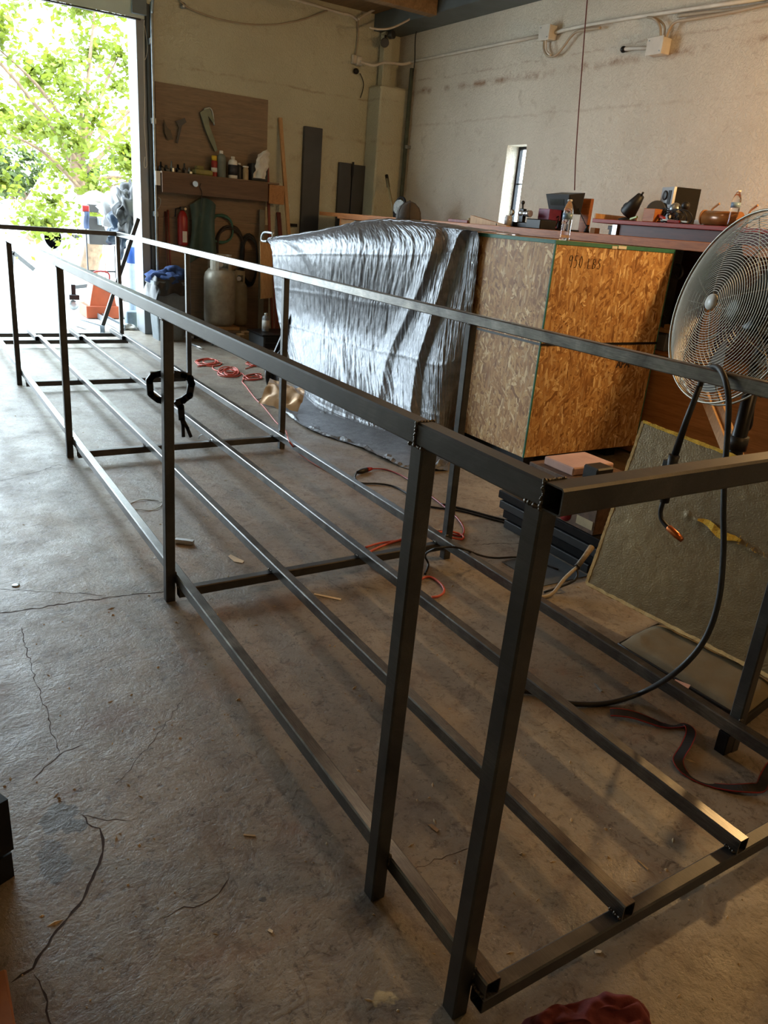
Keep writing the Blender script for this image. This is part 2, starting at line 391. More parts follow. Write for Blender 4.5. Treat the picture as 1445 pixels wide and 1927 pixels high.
def struct(name, mb, mat, parent=None):
    o = build(name, mb, mat, parent)
    if parent is None: o['kind'] = 'structure'
    return o
def dup(r, loc, rotz=0, label=None, group=None):
    def cp(o, par):
        c = o.copy(); COL.objects.link(c)
        if par is not None: c.parent = par
        for ch in [x for x in bpy.data.objects if x.parent == o]: cp(ch, c)
        return c
    c = cp(r, None); c.location = loc; c.rotation_euler = (0, 0, rotz)
    if label: c['label'] = label
    if group: c['group'] = group
    return c
def smooth_path(P, k=6, closed=False):
    P = [V(p) for p in P]; n = len(P); out = []
    for i in range(n if closed else n-1):
        g = (lambda j: P[j % n]) if closed else (lambda j: P[max(0, min(n-1, j))])
        a, b, c, d = g(i-1), g(i), g(i+1), g(i+2)
        for q in range(k):
            t = q/k; out.append(.5*((2*b)+(c-a)*t+(2*a-5*b+4*c-d)*t*t+(3*b-a-3*c+d)*t**3))
    if not closed: out.append(P[-1])
    return out
def fl(u, v, z=.0): return at(u, v, z=z)
# ------------------------------------------------------------------ the room shell
XW, YF, ZC = 5.3, 9.05, 4.05          # right wall, far (door) wall, ceiling
XL, YN = -3.9, -4.6
DX0, DX1, DZ = -2.7, 1.79, 3.55       # door opening
struct('floor', MB().box((XL-.2, YN-.2, -.12), (XW+.25, YF+.25, 0)), CONC)
struct('wall_right', MB().box((XW, YN, 0), (XW+.25, 6.23, ZC)).box((XW, 6.56, 0), (XW+.25, YF+.25, ZC)).box((XW, 6.23, 2.49), (XW+.25, 6.56, ZC)).box((XW, 6.23, 0), (XW+.25, 6.56, 1.15)), WALLR)
struct('wall_far', MB().box((DX1, YF, 0), (XW, YF+.25, ZC)).box((DX0, YF, DZ), (DX1, YF+.25, ZC)).box((XL-.2, YF, 0), (DX0, YF+.25, ZC)), WALLB)
struct('wall_left', MB().box((XL-.2, YN, 0), (XL, YF, ZC)), WALLB)
struct('wall_near', MB().box((XL-.2, YN-.2, 0), (XW+.25, YN, ZC)), WALLB)
struct('ceiling', MB().box((XL-.2, YN-.2, ZC), (XW+.25, YF+.25, ZC+.1)), CEILW)
b = MB().box((XW-.42, YN, 3.86), (XW-.001, YF-.001, ZC-.001), .005)
struct('trim_1', b, TRIMG)
for i, y in enumerate((7.6, 5.1, 2.6, .1, -2.4)):
    struct('trim_%d' % (i+2), MB().box((XL+.001, y, 3.83), (XW-.43, y+.14, ZC-.001), .004), CEILW)
# corner pilaster, stepping back at its top
struct('trim_7', MB().box((4.86, 8.72, 0), (XW-.001, YF-.001, 3.22), .02), WALLB)
# door jamb and trim
struct('trim_8', MB().box((DX1-.001, 8.93, 0), (DX1+.09, YF+.24, 3.50), .004), TRIMW)
struct('trim_9', MB().box((DX1+.091, 8.965, 0), (DX1+.20, YF-.001, 3.60), .004).box((DX1+.115, 8.945, 0), (DX1+.135, 8.966, 3.6)).box((DX1+.165, 8.94, 0), (DX1+.18, 8.966, 3.6)), TRIMG)
# overhead sectional door, rolled up: lowest section hangs tilted at the head of the opening
d_ = thing('garage_door', 'raised grey overhead sectional door hanging at the top of the big doorway', 'garage door', (-.4, 8.9, 3.44))
P = [(8.93, 3.44), (8.80, 3.80), (8.5, 3.93), (7.9, 3.95), (7.3, 3.96), (6.7, 3.97)]
for i in range(len(P)-1):
    (y0, z0), (y1, z1) = P[i], P[i+1]
    sec = build('door_section', MB().bar((-.42, y0, z0), (-.42, y1, z1), 4.6, .045, (0, z1-z0, y0-y1)), GREYD, d_)
build('bottom_seal', MB().bar((-2.7, 8.935, 3.425), (1.84, 8.935, 3.425), .05, .015), BLKR, d_)
tr = [(DX1+.155, 8.86, 0), (DX1+.155, 8.86, 3.3), (DX1+.155, 8.84, 3.5), (DX1+.155, 8.76, 3.68), (DX1+.155, 8.6, 3.82), (DX1+.155, 8.35, 3.90), (DX1+.155, 7.9, 3.92), (DX1+.155, 6.0, 3.93)]
t_ = thing('door_track', 'thin galvanised roller track running up beside the doorway and curving inwards', 'door track', (DX1+.155, 8.87, 0))
build('track_channel', MB().tube(smooth_path(tr, 5), .016, 6), GALV, t_)
for z in (.4, 1.4, 2.4, 3.2): build('bracket', MB().box((DX1+.13, 8.86, z), (DX1+.18, 8.966, z+.06), .003), GALV, t_)
build('section_hinge', MB().box((DX1-.06, 8.84, 3.46), (DX1+.10, 8.88, 3.75), .004), TRIMG, d_)
# string hanging in the jamb
pp = [at(u, v, y=8.93) for u, v in ((272, 38), (271, 48), (271, 110), (272, 200), (271, 226), (273, 260), (276, 300), (276, 312), (273, 316), (271, 308), (273, 295))]
o = build('pull_string', MB().tube(smooth_path(pp, 4), .004, 5), PVC); tag(o, 'thin pale string hanging down the grey door jamb', 'string')
pp = [at(u, v, y=8.935) for u, v in ((272, 48), (276, 75), (277, 95), (274, 110), (269, 116))]
build('string_loop', MB().tube(smooth_path(pp, 4), .004, 5), PVC, o)
# driveway outside
struct('ground_outside', MB().box((-30, YF+.26, -.14), (30, 60, -.012)).box((XW+.26, -20, -.14), (30, YF+.26, -.012)), PAVE)
# ------------------------------------------------------------------ right wall window
wn = struct('window_1', MB().box((XW+.17, 6.231, 1.151), (XW+.215, 6.26, 2.489)).box((XW+.17, 6.53, 1.151), (XW+.215, 6.559, 2.489)).box((XW+.17, 6.26, 2.46), (XW+.215, 6.53, 2.489)).box((XW+.17, 6.26, 1.151), (XW+.215, 6.53, 1.18)), BLKM)
t = NT('window_pane'); t.set(Base_Color=(.95, .98, 1.), Roughness=.03, Transmission_Weight=1., IOR=1.05)
build('pane', MB().box((XW+.185, 6.26, 1.18), (XW+.19, 6.53, 2.46)), t.m, wn)
build('mullion', MB().box((XW+.175, 6.265, 2.09), (XW+.21, 6.525, 2.105)), BLKM, wn)
# ------------------------------------------------------------------ the welded steel frame
S = .038; H = 1.22; TH = .047; W = 1.3537; ZR = .088; ZB = .131
fr = thing('steel_railing', 'long welded square-tube steel frame with tall posts standing on the concrete', 'frame', (.65, 4, 0))
PY = [-.1057, .2353, 1.9431, 4.0611, 6.2435, 8.36]; QY = [-.1057, .1939, 1.8598, 3.8709, 5.9109, 8.3567]
xl, xr = .012, -.008
def post(x0, y, dx, dy=0, h=H-TH, gap=True):
    build('post', MB().bar((x0, y+S/2, 0), (x0+dx, y+S/2+dy, h), .040, .042, (0, 1, 0), .003), STEEL, fr)
def weld(c, r=.008, n=5, seed=0, ext=(0, 0, 0)):
    m = MB(); rnd = random.Random(seed); n = n*2+2; r *= .62
    for i in range(n):
        k = (i/(n-1)-.5) if n > 1 else 0
        m.ball((c[0]+ext[0]*k+rnd.uniform(-1, 1)*r*.3, c[1]+ext[1]*k+rnd.uniform(-1, 1)*r*.3, c[2]+ext[2]*k), r*rnd.uniform(.7, 1.25), 7)
    build('weld_bead', m, WELD, fr)
for i, y in enumerate(PY):
    post(-S/2, y, xl)
    weld((-S+xl, y+S/2, H-TH), .007, 6, i, (0, S*1.1, 0)); weld((-S/2+xl, y-.003, H-TH), .007, 6, i+9, (S*.9, 0, 0))
    weld((.002, y-.001, ZB-.012), .007, 4, i+20, (0, 0, .03))
for i, y in enumerate(QY):
    post(W+S/2, y, xr)
    weld((W+xr, y+S/2, H-TH), .006, 5, i+30, (0, S, 0)); weld((W-.001, y-.002, ZB+.003), .007, 4, i+40, (.012, 0, 0))
def bar(name, p0, p1, w=.04, h=TH, **k): return build(name, MB().bar(p0, p1, w, h, (0, 0, 1), .003, **k), STEEL, fr)
lx = -S/2+xl; rx = W+S/2+xr; zt = H-TH/2
bar('top_rail', (lx, .262, zt), (lx, 8.345, zt)); bar('top_rail', (lx, -.106, zt-.002), (lx, .258, zt))
weld((lx, .26, H+.0), .005, 9, 3, (.042, 0, 0)); weld((lx-.021, .26, zt), .006, 7, 4, (0, 0, .045))
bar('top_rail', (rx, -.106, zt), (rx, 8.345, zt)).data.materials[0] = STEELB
bar('end_top_rail', (lx-.021, -.128, zt), (rx+.021, -.128, zt), .044)
bar('end_top_rail', (lx-.021, 8.367, zt), (rx+.021, 8.367, zt), .044)
weld((lx-.021, -.106, zt), .006, 8, 5, (0, 0, .05)); weld((lx, -.106, H), .005, 8, 6, (.045, 0, 0))
# floor grid: cross bars below, long bars on top
zl = .107
LX = [.020, .4175+.017, .8606+.017, W-.020]
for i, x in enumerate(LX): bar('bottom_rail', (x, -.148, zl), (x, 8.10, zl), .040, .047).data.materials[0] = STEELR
CY = [-.148+.02, 1.88+.02, at(162, 849, z=.085).y+.02, at(64, 718, z=.085).y+.02, 8.05, 8.50]
for j, y in enumerate(CY):
    bar('cross_bar', (.0, y, .0625), (W-.0, y, .0625), .040, .041)
    if j < 5:
        for i, x in enumerate(LX): weld((x-.021, y, ZR+.003), .007, 4, j*7+i, (0, .03, .0))
for i, x in enumerate(LX): bar('stub_bar', (x-.041, 7.98, zl), (x-.041, 8.56, zl), .038, .045)
for x, y in () or ((W+.02, .213),) or ((W+.0, .213), (W+.0, 1.88), (.41, 1.80), (W, 8.3), (.0, 8.3), (.0, 5.9), (W, 3.9), (.0, 3.9), (.43, 5.9), (.88, -.13)):
    build('shim_block', MB().box((x-.062, y-.02, 0), (x-.022, y+.02, .0825), .003), BLKM, fr)
# ------------------------------------------------------------------ locking clamp on the third post
ck = thing('locking_clamp', 'black locking welding clamp gripping the third left post, handles hanging down', 'clamp', (.0, 1.99, .75))
yy = 2.02
def cp(u, v): return at(u, v, y=yy)
def cseg(pts, w, th=.012, name='jaw', mat=BLKM):
    m = MB(); Q = [cp(*p) for p in pts]
    for a, b_ in zip(Q[:-1], Q[1:]): m.bar(a, b_, th, w, (b_-a).cross(V((0, 1, 0))), bev=.25)
    for a in Q[1:-1]: m.lathe([(w*.5, -th/2), (w*.5, th/2)], a, 10, (0, 1, 0))
    return build(name, m, mat, ck)
cseg([(322, 704), (303, 703), (288, 706), (281, 716), (283, 741), (297, 752), (318, 757)], .026, .016)
cseg([(326, 704), (345, 706), (357, 711), (360, 722), (356, 744), (344, 753), (332, 758)], .028, .016)
cseg([(330, 754), (340, 765), (342, 790)], .026, name='handle'); cseg([(341, 786), (344, 800), (345, 822)], .014, name='handle')
cseg([(342, 786), (352, 805), (359, 822)], .014, name='handle'); cseg([(282, 701), (292, 701)], .008, name='adjusting_screw', mat=GALV)
# ------------------------------------------------------------------ OSB crate
BX0, BX1, BY0, BY1, BZ0, BZ1 = 2.78, 3.94, 2.90, 5.52, .10, 1.54
cr = thing('osb_crate', 'large strand-board crate with green painted edges, weight written on its near side', 'crate', (3.35, 4.2, 0))
build('side_panel', MB().box((BX0, BY0+.012, BZ0), (BX0+.012, BY1, BZ1)), OSB, cr)
fp_ = build('front_panel', MB().box((BX0, BY0, BZ0), (BX1, BY0+.011, BZ1)), OSB, cr)
build('side_panel', MB().box((BX1-.012, BY0+.012, BZ0), (BX1, BY1, BZ1)), OSB, cr)
build('back_panel', MB().box((BX0+.013, BY1-.012, BZ0), (BX1-.013, BY1, BZ1)), OSB, cr)
build('top_panel', MB().box((BX0+.001, BY0+.001, BZ1+.0005), (BX1-.001, BY1, BZ1+.012)), OSB, cr)
e = .0045
for lo, hi in (((BX0-e, BY0-e, BZ1-.012), (BX1+e, BY0+.004, BZ1+.014)), ((BX0-e, BY0+.005, BZ1-.010), (BX0+.004, BY1, BZ1+.014)), ((BX0-e, BY0-e, BZ0), (BX0+.008, BY0+.006, BZ1-.0125)), ((BX1-.004, BY0-e, BZ0), (BX1+e*.6, BY0+.004, BZ1-.0125)), ((BX0, BY1-.003, BZ1-.012), (BX1, BY1+.004, BZ1+.014))):
    build('painted_edge', MB().box(lo, hi, .001), GREEN, cr)
build('strap', MB().box((BX0-.006, BY0-.006, .885), (BX1+.005, BY0-.001, .900)).box((BX0-.006, BY0-.001, .885), (BX0-.001, BY1, .900)), BLK, cr)
build('tape_scrap', MB().box((3.29, BY0-.0075, BZ1-.012), (3.34, BY0-e-.0005, BZ1+.006)).box((3.35, BY0-.0075, BZ1-.010), (3.43, BY0-e-.0005, BZ1+.010)), CLOTHW, cr)
build('skid', MB().box((BX0+.1, BY0+.1, 0), (BX0+.2, BY1-.1, BZ0-.0005)).box((BX1-.2, BY0+.1, 0), (BX1-.1, BY1-.1, BZ0-.0005)), BLKM, cr)
def text(s, o, ux, uy, size, mat, parent, name='lettering', bold=0., shear=0., ext=.0004, strokes=None):
    cu = bpy.data.curves.new(name, 'FONT'); cu.body = s; cu.size = size; cu.extrude = ext; cu.offset = bold; cu.shear = shear; cu.resolution_u = 3
    tmp = bpy.data.objects.new(name, cu); COL.objects.link(tmp)
    me = bpy.data.meshes.new_from_object(tmp.evaluated_get(bpy.context.evaluated_depsgraph_get()))
    bpy.data.objects.remove(tmp); bpy.data.curves.remove(cu)
    ux, uy = V(ux).normalized(), V(uy).normalized(); nn = ux.cross(uy); off = OFF[root_of(parent).name]
    m = Matrix(((ux.x, uy.x, nn.x, o[0]-off.x), (ux.y, uy.y, nn.y, o[1]-off.y), (ux.z, uy.z, nn.z, o[2]-off.z), (0, 0, 0, 1)))
    me.transform(m); me.materials.clear(); me.materials.append(mat)
    ob = bpy.data.objects.new(name, me); COL.objects.link(ob); ob.parent = parent; return ob
p = at(1070, 497, y=BY0)
# hand-written weight mark: pen strokes
def pen(polys, o, sx, sz, r, parent, mat, name='lettering'):
    m = MB()
    for P_ in polys: m.tube([(o[0]+a*sx, o[1], o[2]+b_*sz) for a, b_ in P_], r, 5)
    return build(name, m, mat, parent)
INK = M('marker_ink', (44, 30, 24), .7)
glyph = {'9': [[(.6, .7), (.4, 1), (.1, .95), (0, .7), (.2, .55), (.5, .65), (.6, .9), (.55, .4), (.45, 0)]],
 '5': [[(.6, 1), (.1, 1), (.1, .6), (.4, .65), (.6, .4), (.45, .05), (.1, 0)]],
 '0': [[(.3, 1), (.05, .7), (.05, .3), (.3, 0), (.55, .3), (.55, .7), (.3, 1)]],
 'L': [[(.1, 1), (.1, 0), (.5, 0)]],
 'B': [[(.1, 0), (.1, 1), (.45, .95), (.5, .7), (.1, .55), (.55, .4), (.55, .1), (.1, 0)]],
 'S': [[(.6, .95), (.3, 1), (.1, .75), (.35, .55), (.6, .3), (.4, 0), (.05, .05)]]}
cx = p.x; k = 0
for ch in '950 LBS':
    if ch != ' ':
        sz = .075 if ch in '950' else .062
        pen([[(a*.72, b_) for a, b_ in g] for g in glyph[ch]], (cx, BY0-.001, p.z-.02+k*.0), .062, sz, .0022, fp_, INK)
    cx += .047 if ch != ' ' else .030
p = at(1158, 692, y=BY0)
text('APA', (p.x, BY0-.0012, p.z), (1, 0, 0), (0, 0, 1), .078, INK, fp_, bold=.0018)
# ------------------------------------------------------------------ silver tarp
def TC():
    a = [[at(540, 425, x=3.0), at(505, 449, x=2.62), at(512, 478, x=2.52), at(524, 600, x=2.57), at(556, 722, z=.01), at(500, 742, z=.004)],
         [at(600, 412, x=3.1), at(598, 436, x=2.66), at(610, 474, x=2.50), at(612, 620, x=2.64), at(602, 765, z=.01), at(570, 803, z=.004)],
         [at(690, 402, x=3.3), at(690, 421, x=2.78), at(705, 470, x=2.54), at(690, 640, x=2.67), at(700, 803, z=.01), at(668, 840, z=.004)],
         [at(775, 402, x=3.3), at(765, 417, x=2.775), at(800, 466, x=2.62), at(775, 650, x=2.68), at(778, 825, z=.01), at(735, 871, z=.004)],
         [at(850, 418, x=3.3), at(840, 427, x=2.77), at(856, 463, x=2.745), at(830, 660, x=2.66), at(822, 832, z=.02), at(785, 886, z=.004)],
         [at(920, 426, x=3.3), at(907, 438, x=2.765), at(904, 462, x=2.765), at(882, 640, x=2.755), at(853, 822, z=.03), at(843, 886, z=.004)]]
    for i, r in enumerate(a):
        zt_ = [1.30, 1.44, 1.556, 1.575, 1.565, 1.56][i]
        r[0] = V((r[1].x+.42, r[1].y+.05, max(zt_, r[1].z-.0)+.0)); 
        if i >= 2: r[1].z = max(r[1].z, 1.56)
        r[0].z = max(r[0].z, 1.562 if i >= 2 else r[1].z+.06*i)
    return a
TCP = TC()
def cr4(a, b, c, d, t): return .5*((2*b)+(c-a)*t+(2*a-5*b+4*c-d)*t*t+(3*b-a-3*c+d)*t**3)
def spl(L, t):
    n = len(L)-1; x = min(t*n, n-1e-6); i = int(x); f = x-i
    return cr4(L[max(i-1, 0)], L[i], L[i+1], L[min(i+2, n)], f)
def tarp_fn(u, v):                         # u along the crate, v from top to hem
    p = spl([spl(r, v) for r in TCP], u)
    vv = v*5
    up = V((-1, -.35, .15)) if vv < 4 else V((0, 0, 1))
    k = min(1, max(0, vv-.7)) if vv < 4 else .8
    w = 0
    # hanging pleats, slightly slanting, plus long diagonal folds towards the foot at the right
    s = u*46+math.sin(v*5)*1.4+v*3
    w += .006*mnoise.noise(V((s*.8, v*2.2, 0)))+.006*mnoise.noise(V((s*2.0+v*9, v*13, 3)))+.0050*mnoise.noise(V((s*4.2+v*8, v*40, 7)))
    if vv > 4: w = .016+.8*w+(.045*mnoise.noise(V((u*13, v*26, 2)))+.030*mnoise.noise(V((u*34+v*30, v*44, 2))))*min(1, (vv-4)*6)*min(1, (5-vv)*5+.25)
    dg = (u-.955)+(v-.24)*.72; dg += .015*mnoise.noise(V((v*7, 0, 4))); ft = min(1, max(0, (vv-.9)/.8))*(1 if vv < 3.6 else max(0, 1-(vv-3.6)/.6))
    w += .060*max(0, 1-abs(dg)/(.035 if dg > 0 else .11))*ft + .030*max(0, 1-abs(dg+.17)/(.025 if dg+.17 > 0 else .06))*ft
    d3 = (u-.06)-(v-.25)*.55; w += .035*max(0, 1-abs(d3)/(.03 if d3 < 0 else .10))*min(1, max(0, (vv-1)/.6))*max(0, 1-abs(vv-2.4)/1.8)
    w += .05*mnoise.noise(V((u*4.2, v*3.2, 1.5)))
    if u < .86: w += .030*min(1, max(0, (vv-.2)/.6))*(1 if vv < 1.0 else max(0, 1-(vv-1.0)/.03))*min(1, (.86-u)*8)
    for q, a_ in ((2.02, .005), (2.55, .005), (3.05, .006), (3.55, .005), (3.9, .008), (4.12, .006)):
        w += a_*math.exp(-((vv-q-.12*u)/.018)**2)
    q = p+up.normalized()*(w*k+ (.012 if vv < 4 else .0))
    if vv < 1.15: q.z = max(q.z, p.z) + .014*abs(mnoise.noise(V((u*30, vv*3+u*9, 5)))) 
    q.z = max(q.z, .006)
    return q
ta = thing('tarp', 'wrinkled silver tarpaulin draped over the crate and spreading onto the floor', 'tarp', (2.4, 4.6, 0))
build('sheet', MB().grid(tarp_fn, 420, 300), TARP, ta)
# corner turned back at the far end, showing the brown side
A_, B_, C_, D_ = at(486, 758, z=.012), at(508, 712, z=.16), at(572, 735, z=.14), at(560, 775, z=.014)
def fold(u, v):
    p = (A_*(1-u)+D_*u)*(1-v)+(B_*(1-u)+C_*u)*v
    return p+V((0, -.05, .05))*math.sin(PI*v)*1.0+V((.3, .5, 1)).normalized()*.035*mnoise.noise(V((u*5, v*4, 2)))
build('turned_corner', MB().grid(fold, 40, 30), TARPB, ta)
g = at(895, 495, x=2.75)
build('grommet', MB().lathe([(.004, -.002), (.011, -.002), (.011, .002), (.004, .002)], g+V((-.03, 0, 0)), 12, (-1, 0, 0)), GALV, ta)
# low rack that carries the far end of the tarp
st = thing('support_stand', 'black steel stand holding up the far corner of the silver tarp', 'stand', (2.62, 6.35, 0))
y0 = 6.42
build('upright', MB().bar((2.66, y0, .03), (2.70, y0, 1.16), .06, .06, (0, 1, 0)), BLKM, st)
build('crossbeam', MB().bar((2.72, 5.55, 1.12), (2.72, 6.45, 1.12), .05, .05), BLKM, st)
build('foot', MB().box((2.35, y0-.05, 0), (2.95, y0+.05, .03), .004), BLKM, st)
build('rope_reel', MB().lathe([(.03, -.05), (.10, -.05), (.11, -.03), (.05, -.02), (.05, .02), (.11, .03), (.10, .05), (.03, .05)], at(512, 706, z=.12), 20, (.8, -.5, .1)), BLK, st)
pp = at(520, 640, x=2.42)
build('brace', MB().bar((2.36, y0-.03, .03), (2.62, y0-.03, .62), .05, .03, (0, 1, 0)).bar((2.36, y0-.09, .10), (2.52, y0-.05, .30), .03, .05, (0, 1, 0)), BLKM, st)
c_ = thing('bar_clamp', 'grey steel C-clamp holding the far upper corner of the silver tarp', 'clamp', tuple(at(503, 447, x=2.62)))
m = MB(); Q = [at(u, v, x=2.60) for u, v in ((514, 439), (500, 437), (494, 441), (493, 453), (503, 454))]
m.tube(smooth_path(Q, 4), .013, 8); build('frame', m, GALV, c_)
build('screw', MB().tube([at(513, 437, x=2.60), at(513, 449, x=2.60)], .008, 8), CHROME, c_)
build('swivel_pad', MB().lathe([(.018, 0), (.018, .01)], at(511, 450, x=2.60), 10), CHROME, c_)
# ------------------------------------------------------------------ far wall: boards, shelf and what hangs there
g_ = YF-.001
struct_ply = one('plywood_board', MB().box((2.015, YF-.016, 1.40), (3.425, g_, 2.86), .001), PLY, 'large weathered plywood backing board on the far wall above the tool shelf', 'board')
one('plywood_board', MB().box((2.015, YF-.016, .02), (3.50, g_, 1.395), .001), PLY, 'lower plywood backing board behind the tanks and hanging hoses', 'board')
sh = thing('wall_shelf', 'long narrow wooden tool shelf along the plywood backing board', 'shelf', (2.8, 8.95, 1.66))
build('shelf_board', MB().box((2.0, 8.79, 1.89), (3.50, YF-.017, 1.91), .002), PLY, sh)
build('front_board', MB().box((2.0, 8.77, 1.68), (3.34, 8.789, 1.905), .002), m_wood('dark_old_board', (84, 62, 46), (108, 82, 60), 0, .7, 3), sh)
build('end_board', MB().box((3.36, 8.78, 1.66), (3.57, 8.80, 1.885), .002), PLY2, sh)  # orange ply puts the warm light on the shelf end into colour
build('bracket', MB().box((2.4, 8.80, 1.80), (2.43, YF-.017, 1.889)).box((3.1, 8.80, 1.80), (3.13, YF-.017, 1.889)), PLY, sh)
YS = 8.90; ZS = 1.911
def sx(u, y=YS): return at(u, 330, y=y).x
def jar(name, u, w, h, mat, label, cat, cap=None, y=YS, z=ZS, lab=None, capmat=WHITEP, neck=.35):
    x = sx(u, y); t = thing(name, label, cat, (x, y, z), world=False)
    bd = build('body', MB().lathe([(w*.46, 0), (w*.5, .008), (w*.5, h*.72), (w*.42, h*.82), (w*neck*.5, h*.88), (w*neck*.5, h*.92)], (0, 0, 0), 18), mat, t)
    build('cap', MB().lathe([(w*neck*.6, h*.88), (w*neck*.6, h*.99), (w*neck*.4, h)], (0, 0, 0), 14), cap or capmat, t)
    if lab: build('label', MB().lathe([(w*.505, h*.15), (w*.505, h*.62)], (0, 0, 0), 18), lab, bd)
    return t
t = thing('spray_can', 'red aerosol can with a yellow cap on the tool shelf', 'spray can', (sx(403), YS, ZS), world=False)
cn_ = build('can', MB().lathe([(.034, 0), (.036, .01), (.036, .17), (.028, .19)], n=18), REDP, t); build('cap', MB().lathe([(.032, .175), (.032, .23), (.026, .235)], n=16), M('yellow_cap', (206, 172, 40)), t)
build('label_band', MB().lathe([(.0365, .05), (.0365, .10)], n=18), WHITEP, cn_)
jar('jug', 416, .11, .30, M('hazy_grey_bottle', (104, 112, 104), .5), 'tall hazy grey bottle right of the red spray can', 'bottle')
jar('bottle', 438, .115, .25, WHITEP, 'white bottle with a dark label and pointed cap on the tool shelf', 'bottle', lab=LABEL)
jar('bottle', 450, .09, .19, M('dark_jar', (52, 54, 58), .5), 'dark squat bottle behind the white labelled bottle', 'bottle', y=8.97)
jar('small_can', 462, .075, .16, YBEIGE, 'small tan can near the right end of the tool shelf', 'can', neck=.8)
o = one('storage_box', MB().box((sx(470), 8.83, ZS), (sx(500), 8.99, ZS+.20), .01), M('dark_navy_box', (38, 46, 52), .6), 'dark box under the white cloth at the right end of the shelf', 'box')
def clothfn(u, v):
    x = sx(486)+(u-.5)*.17; z = ZS+.03+.34*v*(1-.35*abs(u-.6)); 
    return V((x+.02*mnoise.noise(V((u*4, v*4, 0)))+(v-.5)*.06, 8.80-.03*math.sin(u*PI)-.05*mnoise.noise(V((u*3, v*5, 9))), z))
one('cloth_cap', MB().grid(clothfn, 18, 22), CLOTHW, 'white cloth hood draped over the dark box on the shelf', 'cloth')
o = one('tray', MB().box((sx(363), 8.80, ZS), (sx(396), 8.95, ZS+.06), .012).box((sx(366), 8.82, ZS+.06), (sx(380), 8.92, ZS+.10), .01), M('mustard_plastic', (126, 118, 62), .6), 'mustard coloured parts tray on the tool shelf', 'tray')
for i, (u, h, w) in enumerate(((303, .10, .05), (313, .07, .07), (323, .12, .04), (335, .09, .06), (347, .11, .05), (356, .07, .05))):
    x = sx(u); m = MB().lathe([(w*.5, 0), (w*.5, h*.5), (w*.25, h*.6), (w*.2, h)], (x, 8.90, ZS), 8).box((x-w*.3, 8.84, ZS), (x+w*.4, 8.88, ZS+h*.4), .004)
    one('hand_tool', m, (BLKM, GREYP, GALV)[i % 3], ['dark stubby tool at the left end of the shelf', 'low grey tool second from the left end of the shelf', 'upright bright-capped tool third from the left on the shelf', 'dark tool in the middle of the left shelf clutter', 'grey upright tool beside the mustard tray', 'small metal tool touching the mustard tray'][i], 'tool')
YH = YF-.05
def wall_poly(name, pts, r, mat, label, cat, y=YH, closed=False, n=8, sm=5):
    P = [at(u, v, y=y) for u, v in pts]
    return one(name, MB().tube(smooth_path(P, sm, closed), r, n, closed=closed), mat, label, cat)
def wall_flat(name, pts, mat, label, cat, y=YH, th=.02):
    P = [at(u, v, y=y) for u, v in pts]
    return one(name, MB().prism([(p.x, p.z) for p in P], (0, y, 0), (1, 0, 0), (0, 0, 1), th), mat, label, cat)
wall_flat('tin_snips', [(308, 225), (314, 240), (320, 245), (325, 262), (316, 264), (309, 250)], BLKM, 'dark snips hanging at the left of the upper plywood board', 'tool', th=.015)
wall_flat('hand_shears', [(330, 228), (347, 222), (350, 230), (342, 236), (334, 270), (331, 268), (336, 240)], GREYP, 'grey shears hanging beside the dark snips', 'tool', th=.015)
hw = thing('pipe_wrench', 'long grey-green pipe wrench hanging on the upper plywood board', 'wrench', tuple(at(400, 285, y=YH)))
P = [(375, 212), (384, 206), (392, 204), (396, 212), (402, 228), (400, 232), (390, 218), (393, 238), (402, 262), (408, 284), (403, 285), (392, 262), (383, 238)]
Q = [at(u, v, y=YH) for u, v in P]; WR = M('hazy_wrench', (92, 104, 94), .45, .4)
build('handle', MB().prism([(p.x, p.z) for p in Q], (0, YH, 0), (1, 0, 0), (0, 0, 1), .03), WR, hw)
build('jaw', MB().tube(smooth_path([at(u, v, y=YH-.02) for u, v in ((384, 206), (394, 203), (400, 212), (403, 236))], 4), .011, 6), GALV, hw)
o = one('paper_tag', MB().box((at(293, 340, y=8.76).x, 8.755, at(293, 348, y=8.76).z), (at(301, 320, y=8.76).x, 8.768, at(300, 322, y=8.76).z)), CLOTHW, 'pale block fixed to the left end of the shelf front', 'tag')
wall_poly('wire_hook', ((297, 371), (302, 376), (300, 388), (294, 398), (299, 404)), .006, GALV, 'bent wire hooks hanging below the shelf by the door track', 'hook', y=8.99)
wall_poly('cord_drop', ((378, 345), (376, 352), (380, 362), (379, 385), (378, 400)), .004, BLKR, 'thin dark cord hanging from the shelf front to the coiled hoses', 'cord', y=8.755)
one('clip_lamp', MB().lathe([(.012, 0), (.03, .05), (.034, .06)], at(371, 343, y=8.74), 12, (-.5, -.6, -.3)), ALU, 'small bright clip lamp on the shelf front', 'lamp')
fe = thing('fire_extinguisher', 'red fire extinguisher mounted on the lower plywood board', 'fire extinguisher', tuple(at(344, 462, y=8.93)))
a, b_ = at(344, 462, y=8.93), at(344, 396, y=8.93)
cy0 = build('cylinder', MB().lathe([(.05, 0), (.062, .02), (.062, (b_-a).z*.80), (.045, (b_-a).z*.92), (.02, (b_-a).z)], a, 18), REDP, fe)
va0 = build('valve', MB().box((b_.x-.035, 8.90, b_.z), (b_.x+.045, 8.95, b_.z+.045), .005).tube([(b_.x-.01, 8.92, b_.z+.03), (b_.x-.09, 8.92, b_.z+.01), (b_.x-.10, 8.92, b_.z-.08)], .009, 6), BLKM, fe)
build('gauge', MB().lathe([(.016, 0), (.016, .012)], (b_.x+.02, 8.898, b_.z+.02), 12, (0, -1, 0)), CHROME, va0)
build('wall_bracket', MB().box((a.x-.03, 8.98, a.z+.12), (a.x+.03, YF-.0165, a.z+.2), .003), GALV, fe)
